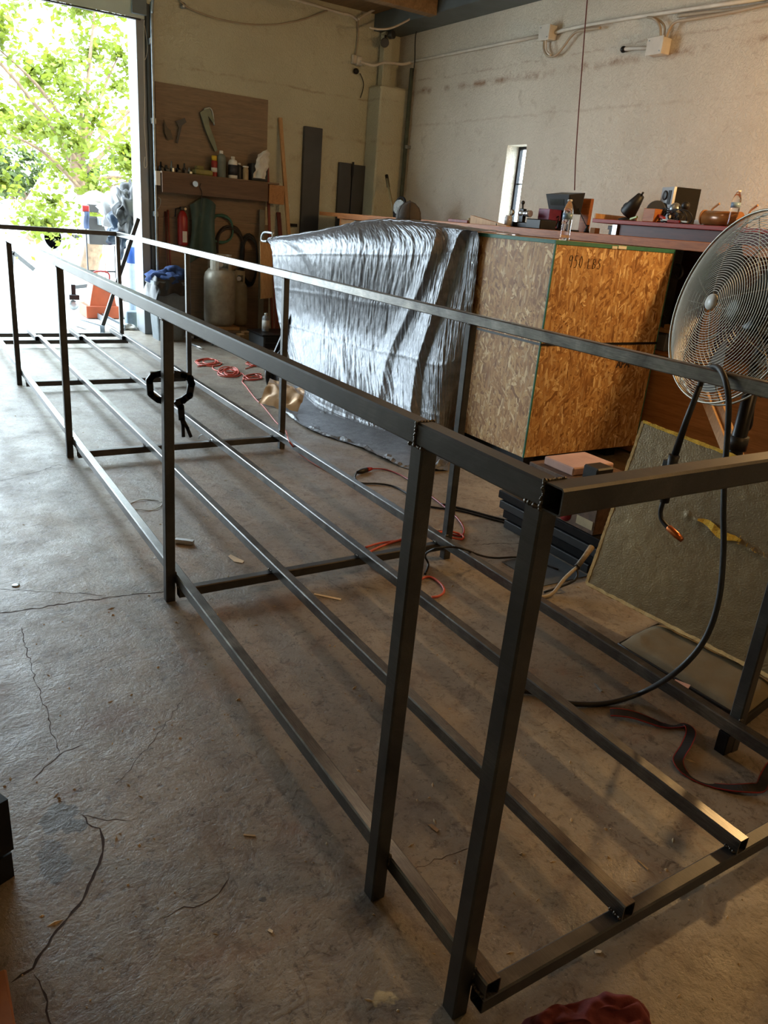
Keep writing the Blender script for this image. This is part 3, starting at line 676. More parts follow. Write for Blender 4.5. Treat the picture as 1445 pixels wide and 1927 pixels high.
build('label', MB().box((a.x-.02, 8.867, a.z+.04), (a.x+.035, 8.872, a.z+.17)), CLOTHW, cy0)
def coil(name, u, v, rx, rz, n, r, mat, label, cat, y=YH, seed=0, tilt=0, zo=.1):
    c = at(u, v, y=y); rnd = random.Random(seed); P = []
    for i in range(n*14):
        a = 2*PI*i/14; k = 1+rnd.uniform(-.04, .04)-.02*(i//14)
        P.append((c.x+rx*k*math.sin(a), y-.008*(i//14)-.01*math.sin(a*3), c.z+rz*k*math.cos(a)+.01*math.sin(i*.21)))
    return one(name, MB().tube(smooth_path(P, 2), r, 6), mat, label, cat)
coil('air_hose', 415, 431, .17, .17, 4, .011, GREENH, 'coiled green air hose hanging on the lower plywood board', 'hose', y=9.0, seed=2)
coil('welding_cable', 468, 490, .12, .33, 7, .012, BLKR, 'dark welding cable coil hanging left of the leaning lumber', 'cable', y=8.99, seed=3)
coil('rubber_hose', 432, 470, .20, .30, 5, .013, M('dark_brown_hose', (44, 36, 32), .6), 'dark brown hose coil hanging behind the propane tank', 'hose', y=9.015, seed=4)
# dark green jacket-like cover hanging, and brushes
def coat(u, v):
    p = at(356+u*48, 386+v*112-14*math.sin(u*PI), y=8.97)
    return V((p.x+.02*math.sin(v*5+u*3), 8.95-.03*math.sin(u*9)-.02*math.sin(v*4), p.z))
one('rain_jacket', MB().grid(coat, 24, 20), M('green_rubberised', (56, 78, 74), .6, 0, .3, 6), 'dark green rubberised jacket hanging behind the fire extinguisher', 'jacket')
for i, (u0, v0, u1, v1, mt, lb) in enumerate(((316, 395, 323, 520, REDW, 'left of two thin reddish broom handles leaning by the door track'), (311, 398, 318, 520, DARKW, 'right of two thin dark broom handles leaning by the door track'))):
    one('broom_handle', MB().tube([at(u0, v0, y=9.02), at(u1, v1+40, y=8.85)], .012, 8), mt, lb if i == 0 else 'darkest thin handle leaning furthest left by the door track', 'broom')
# leaning lumber right of the boards
def lean(name, u0, v0, u1, v1, w, th, mat, label, cat, ytop=YF-.03, ybot=8.75):
    a, c = at(u0, v0, y=ytop), at(u1, v1, y=ybot); d = (c-a); k = (a.z-.004)/(a.z-c.z); c = a+d*k
    return one(name, MB().bar(a, c, w, th, (0, -1, 0), bev=.04), mat, label, cat)
lean('lumber_stick', 527, 222, 543, 440, .045, .04, PINE, 'tall thin lumber stick leaning on the far wall', 'lumber')
lean('red_pole', 503, 310, 507, 440, .03, .03, REDW, 'long red painted pole leaning just right of the plywood board', 'pole', ytop=8.99, ybot=8.86)
lean('red_pole', 524, 400, 527, 440, .05, .03, REDW, 'short red-brown board leaning between pole and lumber stick', 'board', ybot=8.93)
lean('grey_board', 493, 395, 492, 470, .07, .02, M('pale_grey_board', (112, 112, 104), .7), 'narrow pale grey board leaning behind the red pole', 'board', ytop=8.97, ybot=8.86)
p0, p1 = at(497, 452, y=8.55), at(494, 560, y=8.4)
m = MB().prism([(0, 0), (.17, .02), (.20, .66), (.02, .70)], (p1.x-.02, 8.42, p1.z-.02), (1, 0, 0), (0, .16, 1), .02)
one('wood_offcut', m, PINE, 'wide pine offcut standing beside the far end of the tarp', 'board')
lean('wood_offcut', 516, 460, 520, 600, .05, .03, REDW, 'slim dark board leaning between pine offcut and tarp', 'board', ytop=8.5, ybot=8.3)
one('shelf_pin', MB().box((at(544, 424, y=9.03).x, 8.99, at(544, 426, y=9.03).z), (at(557, 424, y=9.03).x, g_, at(557, 423, y=9.03).z+.012)), BLKM, 'short dark bracket pin on the wall beside the lumber stick', 'bracket')
one('metal_sheet', MB().box((3.925, YF-.055, .30), (4.185, YF-.004, 2.63), .004), GREYP, 'tall single dark grey panel leaning on the far wall', 'panel')
q = thing('folding_sheets', 'shorter pair of dark grey panels side by side near the corner', 'panel', (4.66, 9.0, .0))
build('leaf', MB().box((4.46, YF-.05, .02), (4.655, YF-.012, 2.26), .003), GREYP, q); build('leaf', MB().box((4.665, YF-.065, .02), (4.855, YF-.027, 2.25), .003), GREYP, q)
build('hinge', MB().box((4.645, YF-.072, 2.1), (4.675, YF-.066, 2.28)), BLKM, q)
# ------------------------------------------------------------------ bin, tanks, cabinet on the floor at the far wall
bx, by = 1.97, 8.56
tb = thing('trash_can', 'grey tapered trash can with black liner, full of blue clothing', 'trash can', (bx, by, 0), world=False)
def sq(w0, w1, z0, z1, m, t=.0, r=.04, hollow=False):
    vs = []; n = 0
    for w, z in ((w0, z0), (w1, z1)):
        L = []
        for cx_, cy_, a0 in ((1, 1, 0), (-1, 1, 90), (-1, -1, 180), (1, -1, 270)):
            for k in range(4):
                a = math.radians(a0+30*k); L.append((cx_*(w-r)+r*math.cos(a), cy_*(w-r)+r*math.sin(a), z))
        n = len(L); vs += L
    m.add(vs, [tuple(range(n))[::-1]]+([] if hollow else [tuple(range(n, 2*n))])+[(i, (i+1) % n, n+(i+1) % n, n+i) for i in range(n)]); return m
bd = build('body', sq(.155, .20, 0, .70, MB()), BIN, tb); build('rim', sq(.215, .215, .66, .70, MB()), BIN, bd)
def liner(u, v):
    a = 2*PI*u; r = .225+.05*v*(1+.6*math.sin(a*3+1))+.02*mnoise.noise(V((math.cos(a)*3, math.sin(a)*3, v*3))); sqk = 1/max(abs(math.cos(a)), abs(math.sin(a)))**.6
    k = 1.0 if abs(a-PI) > .9 else 1.9
    return V((r*sqk*math.cos(a)*.95, r*sqk*math.sin(a)*.95, .74-.18*v*k+.02*math.sin(a*7)))
build('liner', MB().grid(liner, 60, 8), BAGM, tb)
for i, (x, y, z, r, s_) in enumerate(((-.08, 0, .72, .15, 1), (.10, .05, .76, .15, 2), (.02, -.1, .71, .13, 3))): build('clothing', MB().ball((x, y, z), r, 18, (1.1, 1, .62), .5, s_), BLUEC, tb)
def tank(name, x, y, z, r, h, mat, label, collar=True):
    t = thing(name, label, 'gas cylinder', (x, y, z), world=False)
    vs_ = build('vessel', MB().lathe([(r*.8, .01), (r*.95, .035), (r, .08), (r, h*.66), (r*.93, h*.74), (r*.70, h*.80), (r*.3, h*.82)], n=32), mat, t)
    build('foot_ring', MB().lathe([(r*.78, 0), (r*.80, .04)], n=28), mat, t); build('seam', MB().lathe([(r*1.005, h*.36), (r*1.012, h*.365), (r*1.005, h*.37)], n=32), mat, vs_)
    if collar:
        m = MB()
        for k in range(20):
            a0, a1 = PI*.62+k*2*PI*.93/20, PI*.62+(k+1)*2*PI*.93/20
            if 8 <= k <= 10 or k in (3, 4): z0 = h*.93
            else: z0 = h*.79
            rr = r*.74; P4 = [(rr*math.cos(a), rr*math.sin(a), zz) for a, zz in ((a0, z0), (a1, z0), (a1, h), (a0, h))]
            P4b = [(p[0]*.96, p[1]*.96, p[2]) for p in P4]; m.add(P4+P4b, [(0, 1, 2, 3), (7, 6, 5, 4), (3, 2, 6, 7), (0, 4, 5, 1), (1, 5, 6, 2), (0, 3, 7, 4)], False)
        build('collar', m, mat, t)
        build('valve', MB().lathe([(.02, h*.8), (.022, h*.9), (.03, h*.91), (.03, h*.94)], n=12).lathe([(.022, 0), (.022, .07), (.028, .075), (.028, .10)], (0, -.01, h*.87), 14, (-.25, -1, 0)), ALU, t)
    return t
ptc = at(412, 600, y=8.62)
tank('propane_tank', 2.66, 8.64, .16, .195, .86, TANKP, 'larger grey propane tank with an open collar handle')
tank('propane_tank', 2.985, 8.86, .12, .125, .70, TANK2, 'smaller tan cylinder standing behind the grey propane tank', True)
pl = thing('wood_pallet', 'low dark wooden pallet under the propane tanks', 'pallet', (2.75, 8.7, 0))
for i in range(5): build('board', MB().box((2.36, 8.40+.115*i, .095), (3.10, 8.50+.115*i, .118), .002), PLY, pl)
for x in (2.38, 2.7, 3.02): build('runner', MB().box((x, 8.40, 0), (x+.06, 8.96, .0945), .002), PLY, pl)
one('lumber_block', MB().box((2.46, 8.46, .1185), (2.86, 8.83, .1595), .002), PINE, 'short lumber block raising the grey propane tank', 'lumber')
one('lumber_block', MB().box((2.78, 8.24, .0), (3.02, 8.38, .10), .003).box((2.84, 8.26, .1005), (3.04, 8.36, .13), .003), PINE, 'two short pine blocks stacked at the front of the pallet', 'lumber')
cb = thing('tool_cabinet', 'low black metal tool chest on the floor beside the tarp', 'tool chest', (3.2, 7.95, 0))
build('lid', MB().box((2.86, 7.72, .155), (3.46, 8.22, .18), .006), BLKM, cb); ch_ = build('chest', MB().box((2.88, 7.74, .0), (3.44, 8.20, .154), .005), GREYP, cb)
for i in range(2): dr_ = build('drawer', MB().box((2.90, 7.732, .02+.065*i), (3.42, 7.739, .075+.065*i), .002), BLKM, ch_)
t = jar('spray_bottle', 500, .09, .22, M('grey_clear_bottle', (150, 154, 160), .3), 'pale plastic bottle with an oval label on the black tool chest', 'bottle', y=8.0, z=.1805, lab=WHITEP)
t.location.x = at(500, 600, y=8.0).x
# dark clutter in front of the tanks
for i, (u, v, s_) in enumerate(((368, 628, .09), (378, 640, .07), (395, 645, .07), (408, 652, .05))):
    p = fl(u, v); one('scrap_coil', MB().tube([(p.x+s_*math.cos(a)*1.2, p.y+s_*math.sin(a*1.03), .018+.012*math.sin(a*2)+.004*a) for a in [k*.5 for k in range(34)]], .009, 6), BLKR, ['tangled black hose scrap in front of the grey propane tank', 'second black hose scrap nearer the frame', 'third loop of black scrap hose on the floor', 'smallest black scrap loop beside the silver tube'][i], 'hose')
one('silver_tube', MB().tube([fl(362, 648, .012), fl(382, 656, .012)], .011, 8), ALU, 'short bright silver tube on the floor by the bin', 'tube')
# ------------------------------------------------------------------ corner: conduits, boxes, flood light, pipe
PVCG = PVC
pc = thing('conduit_post', 'boxed pale downpipe rising from the top of the corner pilaster', 'pipe', (5.05, 8.9, 3.22))
build('channel', MB().box((4.96, 8.88, 3.221), (5.09, 9.0, 3.855), .01), WALLB, pc)
build('elbow', MB().tube([(4.94, 8.86, 3.74), (4.90, 8.80, 3.72)], .035, 12), PVC, pc)
fl_ = thing('flood_light', 'small wall flood lamp mounted high in the corner', 'lamp', (4.9, 8.85, 3.68))
build('lamp_head', MB().lathe([(.025, 0), (.05, .03), (.055, .09), (.05, .10)], (4.93, 8.84, 3.72), 16, (-.5, -1, -.3)), GREYP, fl_)
build('lamp_head', MB().lathe([(.025, 0), (.045, .03), (.05, .08), (.045, .09)], (4.98, 8.84, 3.80), 16, (.4, -1, .1)), GREYP, fl_)
build('arm', MB().tube([(4.96, 8.87, 3.80), (4.94, 8.85, 3.75)], .015, 8), GREYP, fl_)
px_ = 5.17
cpipe = thing('steel_conduit', 'tall grey-green steel conduit running down the corner of the room', 'pipe', (5.2, 8.6, 1.6))
a, c = at(748, 118, x=5.24), at(722, 402, x=5.24)
a = V((5.245, 8.62, 3.45)); c = V((5.245, 8.62, 1.622))
build('pipe', MB().bar(a, c, .05, .05, (0, 1, 0), bev=.25), M('green_grey_pipe', (74, 80, 68), .5, .3), cpipe)
build('strap', MB().bar(V((5.26, 8.60, 2.5)), V((5.26, 8.60, 2.54)), .075, .07, (0, 1, 0)), GALV, cpipe)
eb = thing('junction_box', 'left of two small round-cornered boxes high on the far wall corner', 'electrical box', tuple(at(668, 118, y=YF)))
for i, (u, v0, v1) in enumerate(((668, 101, 121), (676, 104, 125))):
    a, c = at(u-4, v0, y=YF-.05), at(u+4, v1, y=YF-.05); build('box', MB().box((a.x, YF-.05-.02*i, c.z), (c.x, g_, a.z), .012), PVC, eb)
one('bell_knob', MB().ball(at(670, 134, y=YF-.05), .04, 12, (1, .8, .9)), BLK, 'round black knob under the corner boxes', 'knob')
def wallwire(name, pts, r, mat, label, y=None, x=None, cat='cable', sm=5):
    P = [at(u, v, y=y, x=x) if y is not None else at(u, v, x=x) for u, v in pts]
    return one(name, MB().tube(smooth_path(P, sm), r, 7), mat, label, cat)
wallwire('loose_wire', ((677, 138), (681, 146), (684, 158), (682, 172), (678, 184)), .006, BLKR, 'short dark loose wire below the corner boxes', y=YF-.04)
wallwire('vertical_cable', ((673, 38), (674, 60), (672, 85), (669, 102)), .010, CABG, 'beige cable dropping from the ceiling to the corner boxes', y=YF-.03)
wallwire('ceiling_conduit', ((540, -4), (580, 6), (618, 18), (640, 24), (660, 29), (673, 38)), .018, PVC, 'pale conduit along the top of the far wall', y=YF-.03)
wallwire('sagging_cable', ((335, -4), (350, 12), (380, 26), (420, 38), (470, 46), (520, 46), (565, 38), (595, 28), (616, 20)), .010, CABG, 'sagging beige cable hanging across the far wall under the ceiling', y=YF-.04)
one('cable_hook', MB().ball(at(345, 11, y=YF-.03), .035, 8, (1, .6, 1), .4), GALV, 'small cable hook holding the sagging cable', 'hook')
wallwire('ceiling_cable', ((696, 52), (712, 55), (735, 53), (760, 42), (785, 26), (812, 2), (825, -12)), .012, PVC, 'pale cable sweeping from the corner up across the ceiling', y=8.2)
wallwire('joint_conduit', ((675, 36), (690, 26), (720, 10), (745, -6)), .014, PVC, 'conduit running from the corner out along the ceiling boards', y=8.9)
wallwire('corner_conduit', ((678, 116), (690, 120), (704, 123), (722, 118), (742, 119), (758, 121), (775, 117)), .018, PVC, 'white conduit crossing the corner pilaster', y=8.70)
XC = XW-.03
wallwire('wall_conduit', ((770, 117), (870, 97), (1020, 67)), .018, PVC, 'long white conduit along the right wall left of the first junction box', x=XC, cat='conduit', sm=2)
wallwire('wall_conduit', ((1042, 62), (1100, 48), (1230, 27), (1470, -8)), .018, PVC, 'long white conduit along the right wall right of the first junction box', x=XC, cat='conduit', sm=2)
wallwire('wall_cable', ((1275, 30), (1320, 24), (1380, 18), (1440, 8), (1470, 2)), .014, CABG, 'beige cable running beside the conduit towards the right edge', x=XC)
def jbox(u0, v0, u1, v1, label):
    a, c = at(u0, v0, x=XC-.05), at(u1, v1, x=XC-.05); t = thing('junction_box', label, 'electrical box', (XW-.05, (a.y+c.y)/2, c.z))
    jb_ = build('box', MB().box((XW-.11, c.y, c.z), (XW-.001, a.y, a.z), .006), PVC, t); build('cover', MB().box((XW-.118, c.y-.006, c.z-.006), (XW-.1105, a.y+.006, a.z+.006), .003), PVC, t)
    for yy_, zz in ((c.y+.02, c.z+.02), (a.y-.02, a.z-.02)): build('screw', MB().lathe([(.006, 0), (.006, .004)], (XW-.1182, yy_, zz), 8, (-1, 0, 0)), GALV, jb_)
jbox(1021, 50, 1036, 74, 'square white junction box on the right wall with a hanging cable loop')
jbox(1225, 74, 1248, 101, 'white junction box above the workbench fed by cables from the right')
wallwire('cable_loop', ((1024, 76), (1023, 92), (1030, 105), (1045, 104), (1060, 88), (1075, 68), (1090, 58), (1130, 52)), .013, CABG, 'beige cable loop hanging under the first junction box', x=XC-.03)
wallwire('cable_loop', ((1027, 76), (1028, 95), (1036, 104)), .010, PVC, 'thin second cable strand under the first junction box', x=XC-.06)
wallwire('box_cable', ((1228, 34), (1236, 40), (1242, 52), (1243, 74)), .012, CABG, 'left beige cable entering the second junction box from above', x=XC-.04)
wallwire('box_cable', ((1218, 33), (1236, 36), (1250, 50), (1248, 76)), .010, CABG, 'middle beige cable curving into the second junction box', x=XC-.02)
wallwire('box_cable', ((1252, 76), (1258, 58), (1270, 42), (1300, 36), (1380, 22), (1460, 4)), .013, CABG, 'right beige cable sweeping from the second junction box to the right edge', x=XC-.03)
wallwire('nipple', ((1172, 94), (1178, 92), (1224, 90)), .017, PVC, 'short white pipe stub left of the second junction box', x=XC, cat='pipe', sm=2)
one('pipe_fitting', MB().ball(at(1173, 93, x=XC), .03, 8), BLKM, 'dark fitting at the end of the white pipe stub', 'fitting')
wallwire('hanging_wire', ((790, 50), (783, 62), (781, 80), (780, 120), (774, 160), (771, 190), (771, 202)), .007, BLKR, 'thin dark wire hanging down the right wall near the corner', x=XC-.02)
p = at(1105, -10, x=4.75); 
one('drop_cord', MB().tube(smooth_path([at(u, v, x=4.62) for u, v in ((1106, -14), (1100, 60), (1094, 140), (1088, 220), (1083, 300), (1081, 358))], 4), .006, 6), MAROON, 'dark maroon cord hanging from the ceiling to the black monitor', 'cord')
# ------------------------------------------------------------------ tall workbench along the right wall
CX0, CZ = 3.96, 1.62
wb = thing('workbench', 'tall wooden workbench running the whole length of the right wall', 'workbench', (4.6, 4, 0))
build('worktop', MB().box((CX0+.03, .3, 1.575), (XW-.002, 8.60, CZ-.001), .002), BENCHW, wb)
build('front_edge', MB().box((CX0, .3, 1.555), (CX0+.029, 8.05, CZ), .003), BENCHW, wb)
for i, (a, c) in enumerate(((5.6, 8.0), (3.2, 5.59), (.9, 3.19))): build('front_panel', MB().box((CX0+.03, a, .02), (CX0+.045, c, .78 if i == 2 else 1.55), .001), PLY2, wb)
for y in (.9, 1.72, 2.52, 3.2, 5.6, 8.0): build('bench_post', MB().box((CX0+.05, y, 0), (CX0+.13, y+.08, 1.574), .003), PINE if y < 3 else BENCHW, wb)
build('lower_shelf', MB().box((CX0+.05, .9, .80), (XW-.05, 3.19, .82), .001), PLY2, wb)
build('back_board', MB().box((XW-.09, .9, .82), (XW-.07, 3.19, 1.574), .001), DARKW, wb)
build('divider', MB().box((CX0+.45, .9, .821), (CX0+.465, 3.19, 1.574), .001), DARKW, wb)
def yat(u, v, x): return at(u, v, x=x).y
p = at(1255, 585, x=4.15); one('grey_case', MB().box((4.08, p.y-.10, .821), (4.30, p.y+.10, .96), .006), M('blue_grey_case', (112, 116, 124), .5), 'blue-grey case on the bench shelf behind the fan', 'case')
p = at(1260, 520, x=4.15); one('mug_hook', MB().tube(smooth_path([at(u, v, x=4.3) for u, v in ((1272, 498), (1282, 502), (1284, 515), (1276, 524), (1270, 515))], 4), .010, 7), GALV, 'curved metal hook hanging in the dark bench bay', 'hook')
p = at(1250, 625, x=4.05); one('wood_scraps', MB().box((3.90-.0+.16, p.y-.14, .9605), (4.12, p.y+.10, .99), .003).box((4.08, p.y-.10, .9905), (4.2, p.y+.04, 1.02), .003), PINE, 'small pine scraps piled on the blue-grey case', 'lumber')
p = at(1262, 562, x=4.2); one('tape_roll', MB().lathe([(.03, 0), (.055, 0), (.055, .05), (.03, .05)], (4.20, p.y-.12, 1.0205), 18), YBEIGE, 'beige tape roll in the bench bay beside the crate', 'tape')
# plywood brace and other stuff under / in front of the bench at right
o = thing('wood_brace', 'two pine boards leaning together in front of the bench', 'lumber', (3.4, 1.9, 0))
a, c = at(1322, 735, x=3.5), at(1368, 850, x=3.3)
k = a.z/(a.z-c.z); c2 = a+(c-a)*k*.995
build('board', MB().bar(a, c2, .06, .025, (-1, 0, 0)), PINE, o); build('board', MB().bar(a+V((0, -.10, .0)), c2+V((0, -.06, 0)), .05, .025, (-1, 0, 0)), PINE, o)
bk = thing('bucket', 'worn beige plastic bucket behind the fan pole', 'bucket', (2.95, 1.22, 0), world=False)
build('pail', MB().lathe([(.13, 0), (.15, .42), (.158, .42), (.158, .46), (.145, .46), (.142, .40), (.12, .05)], n=28), YBEIGE, bk)
build('handle', MB().tube([(.16*math.cos(a), .16*math.sin(a)*.3-.15, .42-.09*math.sin(a)) for a in [PI*k/12 for k in range(13)]], .004, 5), GALV, bk)
OB = thing('orange_crate', 'orange-brown wooden tray with black packets at the right edge', 'crate', (2.75, .72, 0))
p = at(1400, 822, x=2.5)
build('tray', MB().box((2.45, .35, .45), (3.0, .98, .62), .006), M('orange_brown_wood', (140, 72, 34), .6, 0, .2, 6), OB)
build('leg_box', MB().box((2.50, .40, 0), (2.95, .94, .449), .004), KRAFT, OB)
one('packet', MB().box((2.50, .45, .6205), (2.80, .80, .70), .02), M('printed_packet', (70, 74, 66), .35, 0, .6, 22), 'glossy dark printed packet lying on the orange tray', 'packet')
# desk unit on top of the bench
XD = 4.12
dk = thing('desk_riser', 'dark reddish desk riser with overhanging board standing on the bench', 'shelf', (4.4, 3, CZ))
build('board', MB().box((XD, 1.9, 1.705), (XD+.55, yat(1115, 410, XD), 1.735), .003), M('red_brown_board', (140, 44, 28), .5, 0, .2, 6), dk)
build('body', MB().box((XD+.04, 2.0, CZ+.001), (XD+.52, yat(1165, 430, XD+.04), 1.7045), .002), DARKW, dk)
build('lip', MB().box((XD+.004, yat(1118, 400, XD)-.02, 1.7355), (XD+.50, yat(1118, 400, XD)-.002, 1.775), .002), PINE, dk)
build('side_block', MB().box((XD+.02, yat(1158, 425, XD), CZ+.001), (XD+.1, yat(1158, 425, XD)+.05, 1.70), .002), ALU, dk)
ZD = 1.7355
def dy(u, x=XD+.15): return at(u, 410, x=x).y
# black desk lamp
lm = thing('desk_lamp', 'black conical desk lamp lying on the riser', 'lamp', (XD+.2, dy(1190), ZD))
c0, c1 = at(1180, 402, x=XD+.18), at(1206, 368, x=XD+.18)
sd_ = build('shade', MB().lathe([(.062, 0), (.066, .012), (.05, (c1-c0).length*.55), (.030, (c1-c0).length), (.010, (c1-c0).length+.004)], c0, 20, c1-c0), BLK, lm)
build('switch', MB().lathe([(.008, 0), (.008, .03)], c1, 8, c1-c0), BLK, sd_); build('base', MB().lathe([(.07, 0), (.07, .015), (.02, .03)], (XD+.2, dy(1172), ZD), 20), BLK, lm)
P = [at(u, v, x=XD+.16) for u, v in ((1180, 408), (1172, 398), (1174, 386), (1182, 381), (1190, 382))]; build('cord', MB().tube(smooth_path(P, 4), .005, 6), BLKR, lm)
# speaker
sp = thing('speaker', 'black bookshelf speaker with silver front on the riser', 'speaker', (4.55, dy(1270, 4.5), ZD))
ys = at(1243, 360, x=4.45).y; ye = at(1300, 370, x=4.40).y
fr0, fr1 = at(1241, 368, x=4.42), at(1264, 368, x=4.30)
ang = math.atan2(fr1.y-fr0.y, fr1.x-fr0.x)
ux = (V((fr1.x-fr0.x, fr1.y-fr0.y, 0))).normalized(); nz_ = V((-ux.y, ux.x, 0)); 
if nz_.x > 0: nz_ = -nz_
def sbox(o, a0, a1, d0, d1, z0, z1, m):
    P = [o+ux*a+nz_*d+V((0, 0, z-o.z)) for a in (a0, a1) for d in (d0, d1) for z in (z0, z1)]
    return m.add(P, [(0, 1, 3, 2), (4, 6, 7, 5), (0, 4, 5, 1), (2, 3, 7, 6), (0, 2, 6, 4), (1, 5, 7, 3)])
ux = V((.52, -.85, 0)).normalized(); nz_ = V((-.85, -.52, 0)).normalized(); ux = V((.39, .92, 0)).normalized(); nz_ = V((-.92, .39, 0)).normalized()
so = at(1266, 395, x=4.34); so.z = ZD
build('cabinet', sbox(so, 0, .19, -.20, 0, ZD, ZD+.265, MB()), M('speaker_vinyl', (20, 19, 18), .92), sp); fb_ = build('front_baffle', sbox(so, 0, .19, .001, .022, ZD, ZD+.265, MB()), SILV, sp)
build('woofer', MB().lathe([(.055, 0), (.062, .006), (.045, .008), (.02, .002)], so+ux*.11+nz_*.023+V((0, 0, .09)), 20, nz_), BLK, fb_)
build('tweeter', MB().lathe([(.030, 0), (.036, .006), (.02, .006), (.008, .010)], so+ux*.12+nz_*.023+V((0, 0, .205)), 18, nz_), GREYP, fb_)
build('port', sbox(so, .03, .075, .022, .026, ZD+.14, ZD+.24, MB()), BLK, fb_)
o = thing('round_mirror', 'round blue-grey mirror dish leaning on the speaker', 'mirror', (4.3, dy(1232), ZD))
mc = at(1236, 386, x=4.24); mc.z = ZD+.085
build('disc', MB().lathe([(.002, .012), (.06, .010), (.066, 0)], mc, 24, (-.85, -.45, .25)), M('blue_grey_glass', (84, 104, 122), .2, .3), o); build('rim', MB().lathe([(.064, -.008), (.074, 0), (.074, .012), (.064, .014)], mc, 24, (-.85, -.45, .25)), GREYP, o)
hb = thing('wire_tangle', 'tangle of black cables and headphones in front of the speaker', 'cables', (4.2, dy(1270), ZD))
rnd = random.Random(5); m = MB()
for k in range(9):
    c = at(1262+rnd.uniform(-26, 26), 400, x=XD+.07+rnd.uniform(0, .08)); R_ = rnd.uniform(.035, .075); tl = rnd.uniform(-.5, .5)
    m.tube([(c.x+R_*math.sin(a)*tl, c.y+R_*1.3*math.cos(a), max(ZD+.006, ZD+.05+R_*math.sin(a)*.75)) for a in [q*.42 for q in range(16)]], .0045, 6)
build('cable', m, BLKR, hb)
p = at(1272, 385, x=XD+.14); build('earcup', MB().ball((p.x, p.y, ZD+.10), .045, 14, (1, 1, 1.1)), GALV, hb); p = at(1292, 378, x=XD+.16); build('earcup', MB().ball((p.x, p.y, ZD+.13), .032, 12), BLK, hb)
p = at(1280, 395, x=XD+.14); build('bracket', MB().box((p.x-.02, p.y-.02, ZD+.0), (p.x+.03, p.y+.03, ZD+.07), .006), BLKM, hb)
pc = thing('pliers', 'red-handled pliers lying in front of the cable tangle', 'pliers', (XD+.05, dy(1255), ZD))
a, c = at(1238, 408, x=XD+.05), at(1268, 414, x=XD+.05); build('handle', MB().bar((XD+.06, a.y, ZD+.05), (XD+.03, (a.y+c.y)/2, ZD+.03), .022, .018), REDP, pc); build('handle', MB().bar((XD+.01, c.y+.02, ZD+.012), (XD+.02, c.y-.08, ZD+.012), .022, .018), REDP, pc)
build('jaws', MB().bar((XD+.02, (a.y+c.y)/2, ZD+.02), (XD+.03, c.y-.14, ZD+.014), .016, .012), CHROME, pc)
y0 = at(1220, 410, x=XD+.02).y; one('wood_block', MB().box((XD+.015, y0-.055, ZD+.0005), (XD+.10, y0+.055, ZD+.095), .003), BENCHW, 'orange-brown wood block at the front of the riser', 'block')
y0 = at(1195, 415, x=XD+.02).y; one('green_marker', MB().bar((XD+.02, y0+.05, ZD+.012), (XD+.012, y0-.02, ZD+.03), .014, .014), M('lime_plastic', (150, 180, 60), .4), 'lime green marker in front of the black lamp', 'pen')
y0, y1 = at(1325, 415, x=XD+.1).y, at(1368, 415, x=XD+.1).y
tb_ = thing('brown_tube', 'shiny brown tube lying across the riser near the second bottle', 'tube', (XD+.1, (y0+y1)/2, ZD))
build('tube', MB().tube([(XD+.1, y0, ZD+.052), (XD+.1, y1-.1, ZD+.052)], .05, 24), M('amber_brown', (140, 92, 48), .25, .2), tb_); build('end_ring', MB().lathe([(.051, 0), (.053, 0), (.053, .012), (.051, .012)], (XD+.1, y0+.001, ZD+.0535), 24, (0, 1, 0)), KRAFT, tb_)
def clampw(u, v, label):
    P = [at(u+a, v+b_, x=XD+.16) for a, b_ in ((-12, 14), (-10, 2), (0, -8), (6, -12))]; P[0].z = ZD+.008
    one('leather_strap', MB().tube(smooth_path(P, 4), .008, 6), PINE, label, 'strap')
clampw(1348, 395, 'curled tan strap left of the second bottle'); clampw(1420, 398, 'curled tan strap right of the second bottle')
p = at(1316, 408, x=XD+.08); one('paper_scrap', MB().box((p.x, p.y-.05, ZD+.0005), (p.x+.08, p.y+.04, ZD+.035), .004), CLOTHW, 'crumpled pale packet between cables and brown tube', 'paper')
def bottle(loc, h, label):
    t = thing('water_bottle', label, 'bottle', loc, world=False); r = .0325
    prof = [(r*.8, 0), (r, .006), (r, h*.1)]
    for k in range(5): z = h*(.12+.07*k); prof += [(r*.93, z), (r, z+h*.035)]
    prof += [(r*.97, h*.5), (r*.97, h*.68), (r*.9, h*.76), (r*.62, h*.88), (r*.42, h*.92), (r*.42, h*.95)]
    m = MB().lathe(prof, n=24)
    bb_ = build('bottle_body', m, PET, t); build('cap', MB().lathe([(r*.46, h*.95), (r*.46, h-.002), (r*.4, h)], n=18), PET if False else WHITEP, t)
    build('label', MB().lathe([(r*.985, h*.52), (r*.985, h*.67)], n=24), WATER, bb_); return t
p = at(1061, 452, y=2.955); bottle((max(p.x, 2.83), 2.955, 1.5522), .25, 'clear plastic water bottle standing on the corner of the strand-board crate')
p = at(1379, 428, x=4.19); bottle((4.165, p.y, ZD+.0002), .235, 'clear plastic water bottle standing on the riser behind the fan')
